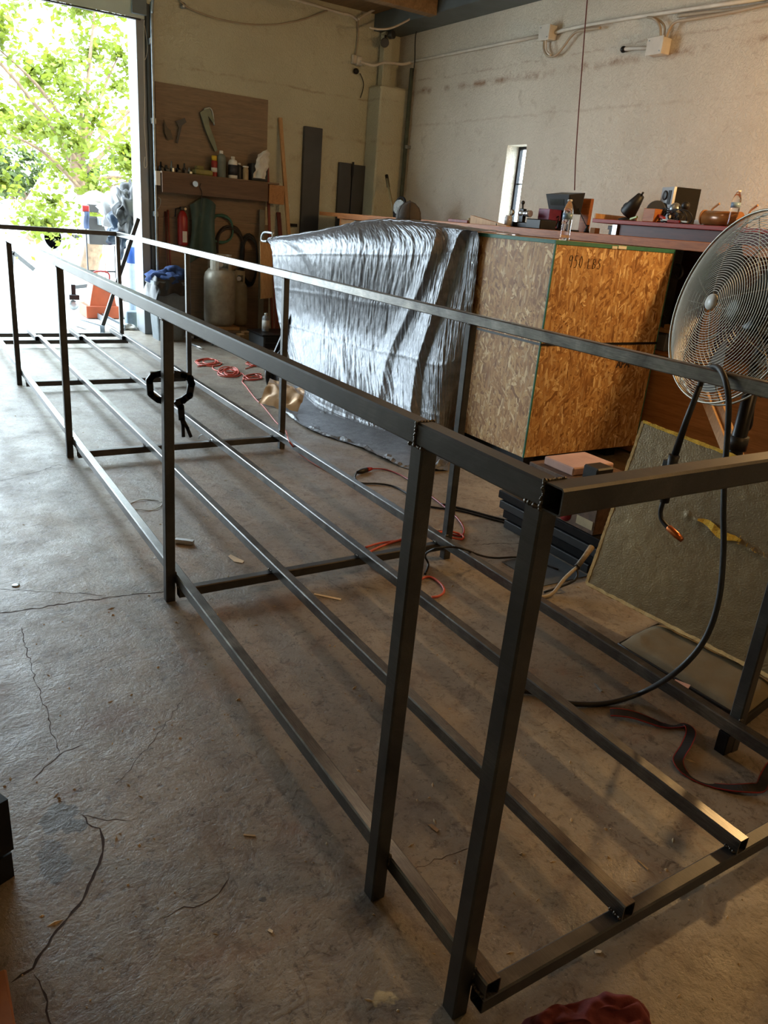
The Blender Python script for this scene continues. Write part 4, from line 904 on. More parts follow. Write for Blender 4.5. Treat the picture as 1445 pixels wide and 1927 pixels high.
# items on the bench top
mo = thing('monitor', 'black box monitor on a short neck, screen towards the room', 'monitor', (4.62, 4.85, CZ))
ya, yb = at(1034, 360, x=4.6).y, at(1078, 360, x=4.6).y
ho_ = build('housing', MB().add([(4.56, ya, 1.94), (4.56, yb, 1.94), (4.60, yb+.03, 1.80), (4.60, ya-.03, 1.80), (4.74, ya-.02, 1.97), (4.74, yb-.02, 1.97), (4.74, yb, 1.78), (4.74, ya-.04, 1.78)], [(0, 1, 2, 3), (4, 7, 6, 5), (0, 4, 5, 1), (3, 2, 6, 7), (0, 3, 7, 4), (1, 5, 6, 2)]), BLK, mo)
build('screen', MB().add([(4.572, ya-.05, 1.90), (4.572, yb+.07, 1.90), (4.587, yb+.07, 1.845), (4.587, ya-.06, 1.845), (4.568, ya-.05, 1.90), (4.568, yb+.07, 1.90), (4.583, yb+.07, 1.845), (4.583, ya-.06, 1.845)], [(0, 1, 2, 3), (7, 6, 5, 4), (0, 4, 5, 1), (1, 5, 6, 2), (2, 6, 7, 3), (3, 7, 4, 0)]), M('screen_glass', (44, 48, 44), .2), ho_)
ym = (ya+yb)/2; build('neck', MB().box((4.64, ym-.03, CZ+.02), (4.70, ym+.05, 1.80), .006), BLK, mo); build('foot', MB().box((4.54, ym-.14, CZ), (4.78, ym+.12, CZ+.022), .006), BLK, mo)
P = [at(u, v, x=4.55) for u, v in ((1040, 425), (1045, 412), (1052, 408), (1046, 426))]; build('cable', MB().tube(smooth_path(P, 4), .006, 6), BLKR, mo)
yw = at(1091, 400, x=4.8).y; one('upright_board', MB().box((4.86, yw-.06, CZ+.0005), (4.90, yw+.05, 1.93), .002), BENCHW, 'upright varnished board standing right of the black monitor', 'board')
one('microphone_cable', MB().tube(smooth_path([at(u, v, x=4.7) for u, v in ((1088, 392), (1095, 408), (1103, 425), (1106, 436))], 3), .004, 6), BLKR, 'thin dark cables hanging beside the upright board', 'cable')
p = at(1104, 432, x=4.5); one('small_tool', MB().lathe([(.03, 0), (.02, .03), (.012, .05), (.02, .07)], (4.5, p.y, CZ+.0005), 12), BLKM, 'small black stubby tool on the bench right of the board', 'tool'); p = at(1117, 438, x=4.5); one('small_box', MB().box((4.48, p.y-.03, CZ+.0005), (4.54, p.y+.03, CZ+.05), .003), KRAFT, 'little brown box beside the stubby tool', 'box')
p = at(1150, 424, x=4.2); one('black_clamp', MB().bar((4.2, at(1146, 424, x=4.2).y, CZ+.055), (4.2, at(1166, 424, x=4.2).y, CZ+.055), .02, .03).box((4.17, p.y-.05, CZ+.0005), (4.26, p.y-.01, CZ+.07), .004), BLK, 'black clamp beneath the overhanging riser board', 'clamp')
mi = thing('bench_press', 'small black lever press with chrome barrel on the bench by the window', 'press', (4.35, at(990, 420, x=4.35).y, CZ))
def py_(u): return at(u, 420, x=4.35).y
build('base', MB().box((4.25, py_(1015), CZ+.0005), (4.45, py_(967), CZ+.05), .006), BLKM, mi); build('column', MB().box((4.33, py_(985), CZ+.05), (4.37, py_(977), CZ+.17), .004), BLKM, mi)
build('barrel', MB().lathe([(.028, 0), (.032, .01), (.032, .05), (.024, .06), (.024, .10), (.03, .11), (.03, .15)], (4.35, py_(976), CZ+.13), 16, (0, -1, 0)), ALU, mi)
build('lever', MB().tube([(4.35, py_(980), CZ+.16), (4.35, py_(979), CZ+.21)], .008, 8).ball((4.35, py_(979), CZ+.225), .018, 10), BLK, mi); build('handwheel', MB().lathe([(.022, 0), (.028, .008), (.028, .02), (.02, .025)], (4.30, py_(971), CZ+.13), 14, (-1, .3, 0)), CHROME, mi)
build('rag', MB().ball((4.28, py_(968), CZ+.07), .028, 10, (1, 1, .8), .6, 4), M('crimson_rag', (120, 20, 36), .8), mi)
one('product_box', MB().box((4.45, py_(1016), CZ+.09), (4.6, py_(995), CZ+.185), .003).box((4.47, py_(1014), CZ+.0005), (4.58, py_(997), CZ+.0895)), PURP, 'small purple and red printed box behind the bench press', 'box')
one('glass_jar', MB().lathe([(.035, 0), (.035, .08), (.028, .09), (.028, .10)], (4.20, py_(972)-.05, CZ+.0005), 16), M('jar_grey', (170, 172, 176), .2, 0, .2, 20), 'small clear-grey jar in front of the bench press', 'jar')
one('black_case', MB().box((4.2, py_(1040), CZ+.0005), (4.4, py_(1012)-.0, CZ+.085), .008), BLK, 'long black case lying between the press and the bottle', 'case')
p = at(865, 418, x=4.05); one('red_book', MB().box((4.02, p.y-.16, CZ+.0005), (4.18, p.y+.16, CZ+.028), .002), M('red_patterned', (120, 40, 34), .5, 0, .5, 40), 'dark red patterned book lying on the bench', 'book')
a, c = at(888, 424, x=4.05), at(957, 428, x=4.05)
one('wood_wedge', MB().add([(4.02, a.y, CZ+.0005), (4.02, c.y, CZ+.0005), (4.07, c.y, CZ+.0005), (4.07, a.y, CZ+.0005), (4.02, a.y, CZ+.075), (4.02, c.y, CZ+.006), (4.07, c.y, CZ+.006), (4.07, a.y, CZ+.075)], [(0, 1, 2, 3), (4, 7, 6, 5), (0, 4, 5, 1), (1, 5, 6, 2), (2, 6, 7, 3), (3, 7, 4, 0)]), PINE, 'long pine wedge tapering along the bench edge', 'wedge')
one('thin_spike', MB().tube([at(934, 434, x=4.0), at(934, 420, x=4.0)], .004, 5), BLKM, 'thin dark spike standing at the bench edge', 'spike')
one('spool', MB().lathe([(.03, 0), (.03, .02), (.02, .03), (.02, .05)], (4.06, at(883, 420, x=4.06).y, CZ+.0005), 12), YBEIGE, 'little tan spool between the red book and the wedge', 'spool')
# cap on the tarp
c = at(768, 416, x=3.02); c.z = 1.590
hp = thing('cap', 'dark brown baseball cap resting on the silver tarp', 'cap', tuple(c))
cw_ = build('crown', MB().lathe([(.105, 0), (.110, .03), (.104, .075), (.085, .115), (.05, .145), (.012, .158)], c, 24, ex=1., ey=1.05), CAPM, hp)
build('button', MB().ball(c+V((0, 0, .16)), .009, 8), CAPM, cw_)
build('brim', MB().grid(lambda u, v: c+V((.02+(.10+.09*v)*math.cos((u-.5)*2.2), (.105+.02*v)*math.sin((u-.5)*2.2), .008-.018*v*v+.0*u)), 16, 6), CAPM, hp)
for k in range(6):
    a0 = PI*k/3; build('seam', MB().tube([c+V((r*math.cos(a0), r*1.05*math.sin(a0), z)) for r, z in ((.111, .01), (.111, .03), (.105, .076), (.086, .117), (.051, .147), (.012, .160))], .0016, 4), BLK, cw_)
o = thing('string_trimmer', 'leaning trimmer with round chrome guard and taped yellow shaft in the corner', 'tool', (4.7, 8.3, CZ))
build('shaft', MB().tube([at(728, 335, x=4.9), at(741, 402, x=4.72)], .016, 8), M('yellow_grey_shaft', (140, 130, 96), .5), o); build('grip', MB().tube([at(727, 331, x=4.9)+V((0, 0, .01)), at(731, 352, x=4.9)], .022, 8), BLK, o)
gc = at(752, 390, x=4.6); 
build('guard', MB().tube([gc+V((.02*math.sin(a), -.115*math.cos(a), .115*math.sin(a))) for a in [-.5+PI*1.35*k/20 for k in range(21)]], .016, 8), BLK, o); build('disc', MB().lathe([(.085, 0), (.085, .02)], gc, 22, (-1, -.35, .1)), M('dull_chrome', (120, 120, 116), .5, .5, .4, 30), o)
build('motor', MB().box((gc.x, gc.y+.03, CZ+.0005), (gc.x+.1, gc.y+.15, gc.z-.02), .01), BLK, o)
# ------------------------------------------------------------------ pedestal fan
FC = V(at(1338, 568, d=3.034)); FN = V((-.9278, .3246, .1838)).normalized()
fa = thing('pedestal_fan', 'large round pedestal fan with chrome wire guard and white hub badge', 'fan', (2.165, .955, 0))
q = V((0, 0, 1)).rotation_difference(FN)
e1 = V((0, 0, 1)).cross(FN).normalized(); e2 = FN.cross(e1)
RF = .380
def prof_f(r): return -.1144*(r/RF)**2.2          # front dome, hub foremost
def prof_b(r): return -.24+.055*(r/RF)**2.0
def ring(r, h, wr, m, n=72, k=4): m.tube([FC+FN*h+(e1*math.cos(a)+e2*math.sin(a))*r for a in [2*PI*i/n for i in range(n)]], wr, k, closed=True)
m = MB()
NR = 36
for i in range(NR): r = .045+(RF-.045)*i/(NR-1); ring(r, prof_f(r), .0015, m)
fg_ = build('front_guard', m, CHROME, fa)
m = MB(); ring(RF+.004, -.108, .005, m, 90, 6); ring(RF+.004, -.150, .004, m, 90, 6); build('outer_ring', m, CHROME, fa)
for i in range(8):
    a = 2*PI*i/8+.35; d = e1*math.cos(a)+e2*math.sin(a)
    build('guard_spoke', MB().tube([FC+FN*(prof_f(r)-.004)+d*r for r in [.03+(RF-.03)*k/12 for k in range(13)]], .0026, 5), CHROME, fa)
m = MB()
for i in range(18): r = .09+(RF-.09)*i/17; ring(r, prof_b(r)+.035, .0014, m, 60)
for i in range(10):
    a = 2*PI*i/10; d = e1*math.cos(a)+e2*math.sin(a); m.tube([FC+FN*(prof_b(r)+.035)+d*r for r in [.06+(RF-.06)*k/8 for k in range(9)]], .0026, 5)
build('rear_guard', m, CHROME, fa)
build('hub_badge', MB().lathe([(.002, .008), (.030, .006), (.032, .0), (.032, -.004)], FC, 28, FN), M('badge_white', (214, 214, 208), .4), fg_)
BLADE = M('blade_alu', (64, 62, 56), .5, .6, .12, 5)
for k in range(3):
    a0 = 2*PI*k/3+.5
    def bf(u, v, a0=a0):
        r = .05+.29*u; w = .95-.2*u; a = a0+(v-.5)*w
        return FC+(e1*math.cos(a)+e2*math.sin(a))*r+FN*(-.135+(v-.5)*.075)
    build('blade', MB().grid(bf, 10, 10), BLADE, fa)
build('spinner', MB().lathe([(.055, -.165), (.055, -.115), (.03, -.105)], FC, 20, FN), BLADE, fa)
build('motor', MB().lathe([(.03, -.37), (.075, -.35), (.085, -.30), (.085, -.22), (.06, -.20)], FC, 24, FN), BLKM, fa)
PB = V((2.165, .955, 0))
mt = FC+FN*-.30
build('yoke', MB().tube([mt+V((0, 0, -.08)), V((PB.x, PB.y, mt.z-.18))], .03, 12), BLKM, fa)
build('pole', MB().tube([V((PB.x, PB.y, .03)), V((PB.x, PB.y, mt.z-.14))], [.034, .030], 16), BLKM, fa)
build('collar', MB().lathe([(.042, 0), (.042, .06)], (PB.x, PB.y, .78), 16), BLK, fa); build('base', MB().lathe([(.26, 0), (.26, .015), (.08, .035), (.04, .05)], PB, 36), BLKM, fa)
one('fan_cable', MB().tube(smooth_path([V((2.21, .93, 1.02)), at(1418, 745, x=2.24), at(1412, 800, x=2.28), at(1396, 838, x=2.30), V((2.32, .95, .3)), V((2.35, .95, .012)), V((2.6, 1.0, .012))], 5), .009, 7), BLKR, 'black cord hanging beside the fan pole', 'cord')
# ------------------------------------------------------------------ insulation panel, cushion, carton, black lumber
ip = thing('insulation_sheet', 'foil-faced insulation board with torn yellow edge leaning on the fan pole', 'panel', (1.85, .6, .10))
A0 = V(at(1103, 1098, z=.115)); A1 = A0+(V(at(1400, 1250, z=.108))-A0)*1.62; T0 = V(at(1210, 793, x=1.985)); T1 = T0+(V(at(1360, 850, x=1.985))-T0).normalized()*(A1-A0).length*.99
nn = (A1-A0).cross(T0-A0).normalized()
if nn.x < 0: nn = -nn
def pf(u, v, o=0, fr=0):
    p = (A0*(1-u)+A1*u)*(1-v)+(T0*(1-u)+T1*u)*v
    w = .010*mnoise.noise(V((u*3, v*3, 1)))+.0022*mnoise.noise(V((u*26, v*22, 4)))
    tr_ = .0
    if abs(u-.62) < .33:                                                # ragged tear across the facing
        dv = v-(.60-.14*(u-.3)); tr_ = .008*math.exp(-(dv/.012)**2)*(.4+.6*abs(math.sin(u*60)))
    return p+nn*(w*.6+o)-nn*tr_
ff_ = build('foil_face', MB().grid(pf, 120, 90), FOIL, ip)
rnd = random.Random(3)
def edge_core(fn, n=70):
    m = MB(); vs = []; 
    for i in range(n+1):
        p, d = fn(i/n); k = .004*rnd.random(); vs += [p-nn*.003+d*(k+.004), p+nn*.036+d*(.006+.006*rnd.random()), p+nn*.036-d*.01, p-nn*.002-d*(.006+.004*rnd.random())]
    m.add(vs, [(i*4+j, (i+1)*4+j, (i+1)*4+(j+1) % 4, i*4+(j+1) % 4) for i in range(n) for j in range(4)]); return m
up_ = (T0-A0).normalized(); al = (A1-A0).normalized()
build('fibre_core', edge_core(lambda t: (pf(t, 1), up_)), YEL, ip); build('fibre_core', edge_core(lambda t: (pf(t, 0), -up_)), M('pale_torn_edge', (206, 182, 128), .8, 0, .3, 30, .5, 90), ip)
build('fibre_core', edge_core(lambda t: (pf(0, t), -al)), M('pale_torn_edge', (206, 182, 128)), ip)
build('back_face', MB().grid(lambda u, v: pf(u, v, .028), 10, 10), FOIL, ip)
m = MB()
for k in range(46):
    u = .42+.46*rnd.random(); v = .60-.14*(u-.3)+.004*rnd.uniform(-1, 1); p = pf(u, v)-nn*.004; L = rnd.uniform(.01, .035)
    m.tube([p, p+up_*L*rnd.uniform(-.2, 1)+al*rnd.uniform(-.01, .01)-nn*.006], .0009, 3)
ob = build('torn_fibres', m, YEL, ip); ob['kind'] = 'stuff'
m = MB(); P = [pf(.34+.16*i/8, .605-.14*(.04+.16*i/8)+.012*math.sin(i))-nn*.005 for i in range(9)]
m.add([p+up_*s*(.016*math.sin(PI*(i+.4)/9.)+.002)-nn*.004 for i, p in enumerate(P) for s in (-1, 1)]+[p+up_*s*(.016*math.sin(PI*(i+.4)/9.)+.002)-nn*.001 for i, p in enumerate(P) for s in (-1, 1)], [(2*i, 2*i+1, 2*i+3, 2*i+2) for i in range(8)]+[(18+2*i, 20+2*i, 21+2*i, 19+2*i) for i in range(8)])
build('torn_patch', m, YEL, ff_)
# cushion / kneeling pad
pad = thing('floor_pad', 'olive canvas kneeling pad with black piping on the floor under the insulation board', 'pad', (1.62, .5, 0))
k1, k2, k3, k4 = [V(at(u, v, z=.07)) for u, v in ((1165, 1205), (1240, 1168), (1470, 1290), (1400, 1345))]
def padf(u, v):
    p = (k1*(1-v)+k2*v)*(1-u)+(k4*(1-v)+k3*v)*u; e_ = min(1, (16*u*(1-u)*v*(1-v)*4))
    return V((p.x, p.y, .050+.034*e_**.4+.004*mnoise.noise(V((u*6, v*5, 0)))))
build('cover_top', MB().grid(padf, 50, 30), CANV, pad)
cs = [k1, k2, k3, k4]; cen = sum(cs, V())/4
m = MB(); L = []
for i in range(4):
    for j in range(8): L.append(cs[i].lerp(cs[(i+1) % 4], j/8))
n = len(L); m.add([V((p.x, p.y, .052)) for p in L]+[V((p.x, p.y, .002)) for p in L], [(i, (i+1) % n, n+(i+1) % n, n+i) for i in range(n)]+[tuple(range(n, 2*n))]); build('side_band', m, BLKR, pad)
build('piping', MB().tube([V((p.x, p.y, .052)) for p in L], .006, 6, closed=True), BLK, pad)
one('masking_tape', MB().bar(V(at(1268, 1282, z=.072)), V(at(1297, 1293, z=.072)), .03, .004), PINK, 'short strip of pale masking tape on the edge of the kneeling pad', 'tape')
# black timber stack with carton
bl = thing('timber_stack', 'stack of black stained timbers on the floor behind the frame', 'timber', (2.2, 1.8, 0))
for j in range(4):
    for i in range(3): build('timber', MB().box((1.945+.15*i+.01*(j % 2), 1.44-.02*j, .001+.05*j), (2.085+.15*i+.01*(j % 2), 2.10+.03*j, .047+.05*j), .004), BLKM if (i+j) % 2 else BLK, bl)
ct = thing('printed_carton', 'dark printed cardboard carton with a red oval mark on the black timbers', 'carton', (2.15, 1.7, .2))
build('carton', MB().box((1.955, 1.46, .2005), (2.36, 1.98, .43), .003), CARTON, ct)
p = at(1062, 972, x=1.955); m = MB().lathe([(.001, .0012), (.045, .0012), (.045, 0)], V((1.955, p.y, max(p.z, .25))), 24, (-1, 0, 0), ey=1.0); build('red_mark', m, REDP, ct)
p = at(1100, 990, x=1.955); build('printed_panel', MB().box((1.9525, p.y-.05, .225), (1.9545, p.y+.06, .27)), YBEIGE, ct)
one('foam_block', MB().box((2.0, 1.70, .4305), (2.3, 1.92, .475), .006), PINK, 'pinkish foam block on the dark carton', 'foam'); one('black_battery', MB().box((2.02, 1.56, .4305), (2.14, 1.66, .51), .008), BLK, 'ribbed black battery case beside the foam block', 'battery')
one('steel_sheet', MB().box((1.62, 1.42, .0005), (1.93, 1.72, .004)), M('blue_grey_sheet', (84, 92, 98), .5, .4), 'thin blue-grey sheet on the floor before the black timbers', 'sheet')
# ------------------------------------------------------------------ welding torch slung over the right rail
XT = 1.435
tq = thing('welding_torch', 'black welding torch with copper nozzle slung over the right top rail by its cable', 'welding torch', tuple(at(1262, 960, x=XT)))
c = lambda u, v, x=XT: V(at(u, v, x=x))
build('handle', MB().tube([c(1317, 726), c(1292, 790), c(1270, 855)], [.010, .011, .013], 12), BLK, tq)
build('grip', MB().tube([c(1269, 857), c(1262, 880), c(1256, 918), c(1250, 945)], [.020, .016, .018, .016], 12), BLK, tq)
build('trigger', MB().bar(c(1262, 868), c(1258, 884), .03, .045, (0, 1, 0)), BLK, tq)
build('neck', MB().tube(smooth_path([c(1249, 940), c(1243, 960), c(1244, 975), c(1250, 985), c(1258, 994)], 4), .0085, 10), BLK, tq)
n0, n1 = c(1257, 992), c(1284, 1017); build('nozzle', MB().lathe([(.0095, 0), (.0125, .004), (.0125, (n1-n0).length*.6), (.009, (n1-n0).length*.97), (.006, (n1-n0).length*.97)], n0, 16, n1-n0), COPPER, tq)
P = [c(1317, 726), c(1322, 712, 1.43), c(1330, 698, 1.42), c(1343, 690, 1.385), c(1356, 697, 1.345), c(1366, 722, 1.315), c(1371, 760, 1.31), c(1368, 830, 1.31), c(1364, 880, 1.30), c(1361, 960, 1.28), c(1361, 1040, 1.26), c(1352, 1130, 1.23), c(1325, 1205, 1.20), c(1275, 1262, 1.16)]
P += [V(at(u, v, z=z)) for u, v, z in ((1215, 1300, .05), (1150, 1322, .012), (1085, 1325, .012), (1040, 1316, .012), (1000, 1302, .012), (960, 1300, .012))]
build('cable', MB().tube(smooth_path(P, 8), .0095, 10), BLKR, tq)
# ground clamp with lead
gk = thing('electrode_holder', 'worn electrode holder with taped lead leaning up from the floor', 'welding holder', tuple(at(1040, 1112, z=0)))
a, bq, cq = V(at(1113, 1030, z=.16)), V(at(1085, 1068, z=.10)), V(at(1035, 1120, z=.012))
build('handle', MB().tube([a, a.lerp(bq, .5), bq], [.016, .013, .014], 12), M('worn_tan', (128, 112, 88), .6, 0, .4, 30), gk); build('lead', MB().tube(smooth_path([bq, bq.lerp(cq, .5)+V((0, 0, .01)), cq, cq+V((-.12, .02, 0))], 4), .009, 8), CABG, gk)
build('tie', MB().lathe([(.016, 0), (.016, .008)], bq, 10, a-bq), BLK, gk); build('second_lead', MB().tube(smooth_path([bq, bq.lerp(cq, .35)+V((.03, -.02, -.015)), cq+V((.0, .04, -.004))], 4), .006, 8), BLKR, gk)
# ------------------------------------------------------------------ cords on the floor
def floorcord(name, pts, r, mat, label, cat='cord', sm=5, n=8):
    P = [V(at(p[0], p[1], z=(p[2] if len(p) > 2 else r+.001))) for p in pts]
    return one(name, MB().tube(smooth_path(P, sm), r, n), mat, label, cat)
def loops(u, v, ru, rv, n, seed, z0=.006):
    rnd = random.Random(seed); out = []; c = at(u, v, z=0); sc_ = (at(u, v, z=0)-V(CAM.tolist())).length/F
    for k in range(n*9):
        a = 2*PI*k/9; j = rnd.uniform(.80, 1.08)*(1-.10*(k//9)); w_ = (k//9)*1.7+seed; out.append((u+ru*(j*math.cos(a)+.22*math.cos(w_)), v+rv*(j*math.sin(a)+.25*math.sin(w_)), z0+.005*(k//9)))
    return out
P = [(372, 690)]+loops(391, 681, 24, 7, 4, 1)+[(400, 692), (414, 699)]+loops(432, 700, 20, 9, 5, 2)+[(456, 703), (462, 708)]+loops(478, 710, 18, 6, 2, 3)
P += [(457, 715), (464, 728), (474, 742), (484, 754), (495, 764), (508, 780), (520, 795), (530, 803), (538, 812, .06), (542, 826, .145), (548, 836, .142), (560, 850, .03), (590, 872), (640, 898), (690, 925)]
ec = floorcord('extension_cable', P, .0055, REDC, 'long red extension cord, coiled on the floor near the tarp and crossing the frame', sm=4)
floorcord('extension_cable', [(462, 694)]+loops(478, 683, 15, 5, 3, 6)+[(500, 690), (520, 692)], .005, REDC, 'smaller red cord coil furthest right, near the black reel')
floorcord('white_cable', [(482, 752), (492, 748), (505, 735, .03), (512, 722, .06), (522, 712, .09), (528, 700, .12)], .004, PVC, 'thin white cord from the red coils up to the black reel')
pg = thing('cord_plug', 'black plug joined to a red socket on the concrete beside the tarp', 'plug', tuple(at(688, 887, z=0)))
a, c, d = at(672, 889, z=.018), at(690, 884, z=.018), at(699, 882, z=.018)
build('plug_body', MB().tube([a, a.lerp(c, .5), c], [.010, .018, .016], 10), BLK, pg); build('socket', MB().tube([c, d], [.017, .012], 10), REDP, pg)
floorcord('red_cable', [(700, 882, .012), (722, 883), (745, 890), (768, 902), (800, 925), (850, 965), (868, 985), (873, 998), (868, 1008), (852, 1006), (838, 1000), (810, 1000)], .005, REDP, 'red cord leading from the plug towards the right rail')
floorcord('black_cable', [(671, 889, .015), (668, 900), (680, 909), (710, 910), (740, 915), (765, 928), (790, 948), (820, 955), (870, 962), (930, 978), (985, 992), (1030, 1003)], .006, BLKR, 'black cord curving from the plug across the floor to the timbers')
floorcord('black_cable', [(830, 948), (880, 960), (935, 975), (990, 988), (1030, 998)], .007, BLKR, 'second black cord alongside, ending at the timbers')
floorcord('red_hose', [(688, 1030), (715, 1022), (760, 1016), (800, 1008, .04), (838, 1000, .03), (860, 1003), (872, 1010), (866, 1015), (842, 1010, .03), (800, 1003, .05), (740, 1020), (700, 1036), (690, 1050), (700, 1066), (730, 1082), (780, 1094), (800, 1086), (815, 1088), (832, 1102), (835, 1114), (825, 1122), (812, 1124)], .006, REDC, 'red hose looping under the right-hand bars of the frame')
floorcord('black_cable', [(800, 1080), (806, 1062), (800, 1045, .06), (815, 1034, .14), (845, 1029, .15), (875, 1034, .148), (900, 1044, .10), (930, 1050, .02), (985, 1050), (1050, 1072)], .0055, BLKR, 'black cord lying over the right bottom rail near the second right post')
floorcord('wire_scrap', [(374, 826), (376, 820, .05), (386, 817, .09), (394, 822, .1), (400, 830, .1)], .003, GALV, 'bright curled wire scrap on the cross bar')
c = at(275, 950, z=.004); one('wire_ring', MB().tube([(c.x+.085*math.cos(a)*(1+.06*math.sin(3*a)), c.y+.085*math.sin(a), .004+.002*math.sin(5*a)) for a in [2*PI*k/30 for k in range(31)]], .0022, 5), CHROME, 'thin bright wire ring on the floor left of the frame', 'ring')
c = at(30, 1102, z=0); one('washer', MB().lathe([(.006, 0), (.016, 0), (.016, .003), (.006, .003)], c, 18), GALV, 'small steel washer on the floor at the left edge', 'washer')
a, c = at(330, 1017, z=.012), at(364, 1021, z=.012); one('steel_offcut', MB().bar(a, c, .028, .022), ALU, 'short bright steel offcut beside the third left post', 'offcut')
def flat(name, pts, mat, label, cat, th=.002):
    P = [at(u, v, z=.001) for u, v in pts]; return one(name, MB().prism([(p.x, p.y) for p in P], (0, 0, .001), (1, 0, 0), (0, 1, 0), th), mat, label, cat)
flat('paint_flake', [(429, 1047), (434, 1044), (446, 1050), (459, 1056), (456, 1060), (440, 1057)], CHIP, 'pale curved flake inside the frame near the third left post', 'flake')
flat('paper_sliver', [(590, 1119), (592, 1117), (642, 1127), (641, 1130)], CHIP, 'thin white sliver inside the frame beside the cross bar', 'sliver')
flat('stone_chip', [(503, 1752), (507, 1748), (514, 1752), (512, 1757)], CHIP, 'small white chip on the bare floor left of the near posts', 'chip')
flat('dry_leaf', [(805, 1553), (812, 1551), (826, 1562), (822, 1567)], M('dry_leaf', (148, 118, 84), .8), 'small curled dry leaf between the two near posts', 'leaf')
flat('wood_splinter', [(458, 1570), (481, 1572), (481, 1575), (458, 1573)], M('straw', (170, 144, 104), .8), 'straw-coloured splinter on the open floor left of the near posts', 'splinter')
flat('metal_chip', [(1118, 1286), (1124, 1289), (1134, 1301), (1130, 1302)], GALV, 'bright metal chip under the right bars near the cable', 'chip')
flat('wood_splinter', [(1199, 1620), (1201, 1619), (1220, 1636), (1218, 1638)], M('straw', (170, 144, 104), .8), 'straw-coloured splinter between the nearest bar ends', 'splinter')
flat('stone_chip', [(1118, 1790), (1122, 1787), (1132, 1790), (1130, 1794), (1120, 1794)], CHIP, 'pale chip on the floor before the nearest cross bar', 'chip')
rnd = random.Random(11); m = MB()
for k in range(900):
    if k < 500: x, y = rnd.uniform(-.85, 1.9), rnd.uniform(-.6, 2.2)
    else: x, y = rnd.uniform(-.8, 2.6), rnd.uniform(-.4, 7)
    r = rnd.uniform(.0012, .0042)*(1 if rnd.random() < .9 else 1.7); a = rnd.uniform(0, PI); L = r*rnd.choice((1, 1, 1.4, 3))
    ca, sa = math.cos(a), math.sin(a); P4 = [(x+ca*L, y+sa*L, .0003), (x-sa*r, y+ca*r, .0003), (x-ca*L, y-sa*L, .0003), (x+sa*r, y-ca*r, .0003), (x, y, .0003+r*.7)]
    m.add(P4, [(0, 1, 4), (1, 2, 4), (2, 3, 4), (3, 0, 4)])
tag(build('floor_grit', m, M('grit', (168, 146, 112), .8, 0, .5, 2)), 'scattered grit and tiny debris over the concrete floor', 'grit', kind='stuff')
# cracks in the slab: thin recessed-looking dark lines, parts of the floor
FLO = bpy.data.objects['floor']; OFF['floor'] = FLO.location.copy()
CRK = M('crack_dirt', (58, 44, 36), .9, 0, .3, 20)
def crack(pts, w, seed):
    rnd = random.Random(seed); P = [at(u, v, z=.0) for u, v in pts]; Q = []
    for a, c in zip(P[:-1], P[1:]):
        L = (c-a).length; n = max(2, int(L/.018)); nn_ = V((-(c-a).y, (c-a).x, 0)).normalized()
        for i in range(n): Q.append(a.lerp(c, i/n)+nn_*rnd.uniform(-.006, .006))
    Q.append(P[-1]); vs = []; m = MB()
    for i, p in enumerate(Q):
        d = (Q[min(i+1, len(Q)-1)]-Q[max(i-1, 0)]).normalized(); s = V((-d.y, d.x, 0))*w*rnd.uniform(.35, 1.2)*(1 if 0 < i < len(Q)-1 else .1)
        vs += [p+s+V((0, 0, .0004)), p+V((0, 0, .0001)), p-s+V((0, 0, .0004))]
    n = len(Q); m.add(vs, [(3*i+k, 3*i+k+1, 3*i+4+k, 3*i+3+k) for i in range(n-1) for k in (0, 1)])
    return build('crack', m, CRK, FLO)
crack([(-10, 1156), (60, 1146), (120, 1136), (180, 1128), (250, 1118), (309, 1114)], .0040, 1); crack([(-10, 1108), (60, 1112), (140, 1116), (200, 1121)], .0014, 21)
crack([(150, 1535), (185, 1560), (196, 1590), (182, 1640), (160, 1680), (120, 1740), (60, 1820), (20, 1850)], .0035, 2)
crack([(66, 1832), (80, 1860), (92, 1900), (104, 1940)], .0022, 3); crack([(110, 1420), (85, 1330), (60, 1260), (40, 1180)], .0015, 4)
crack([(430, 1652), (410, 1680), (380, 1700), (330, 1715), (300, 1728)], .0018, 5); crack([(150, 1535), (190, 1540), (245, 1545)], .0012, 6)
crack([(900, 1025), (940, 1022), (985, 1023)], .003, 7); crack([(745, 1640), (775, 1637), (830, 1615), (885, 1595)], .0012, 8)
crack([(345, 1315), (300, 1380), (250, 1440), (215, 1480)], .0010, 9); crack([(160, 1400), (110, 1420), (60, 1470)], .0018, 10)
crack([(0, 905), (70, 888), (110, 874), (150, 882)], .002, 12)
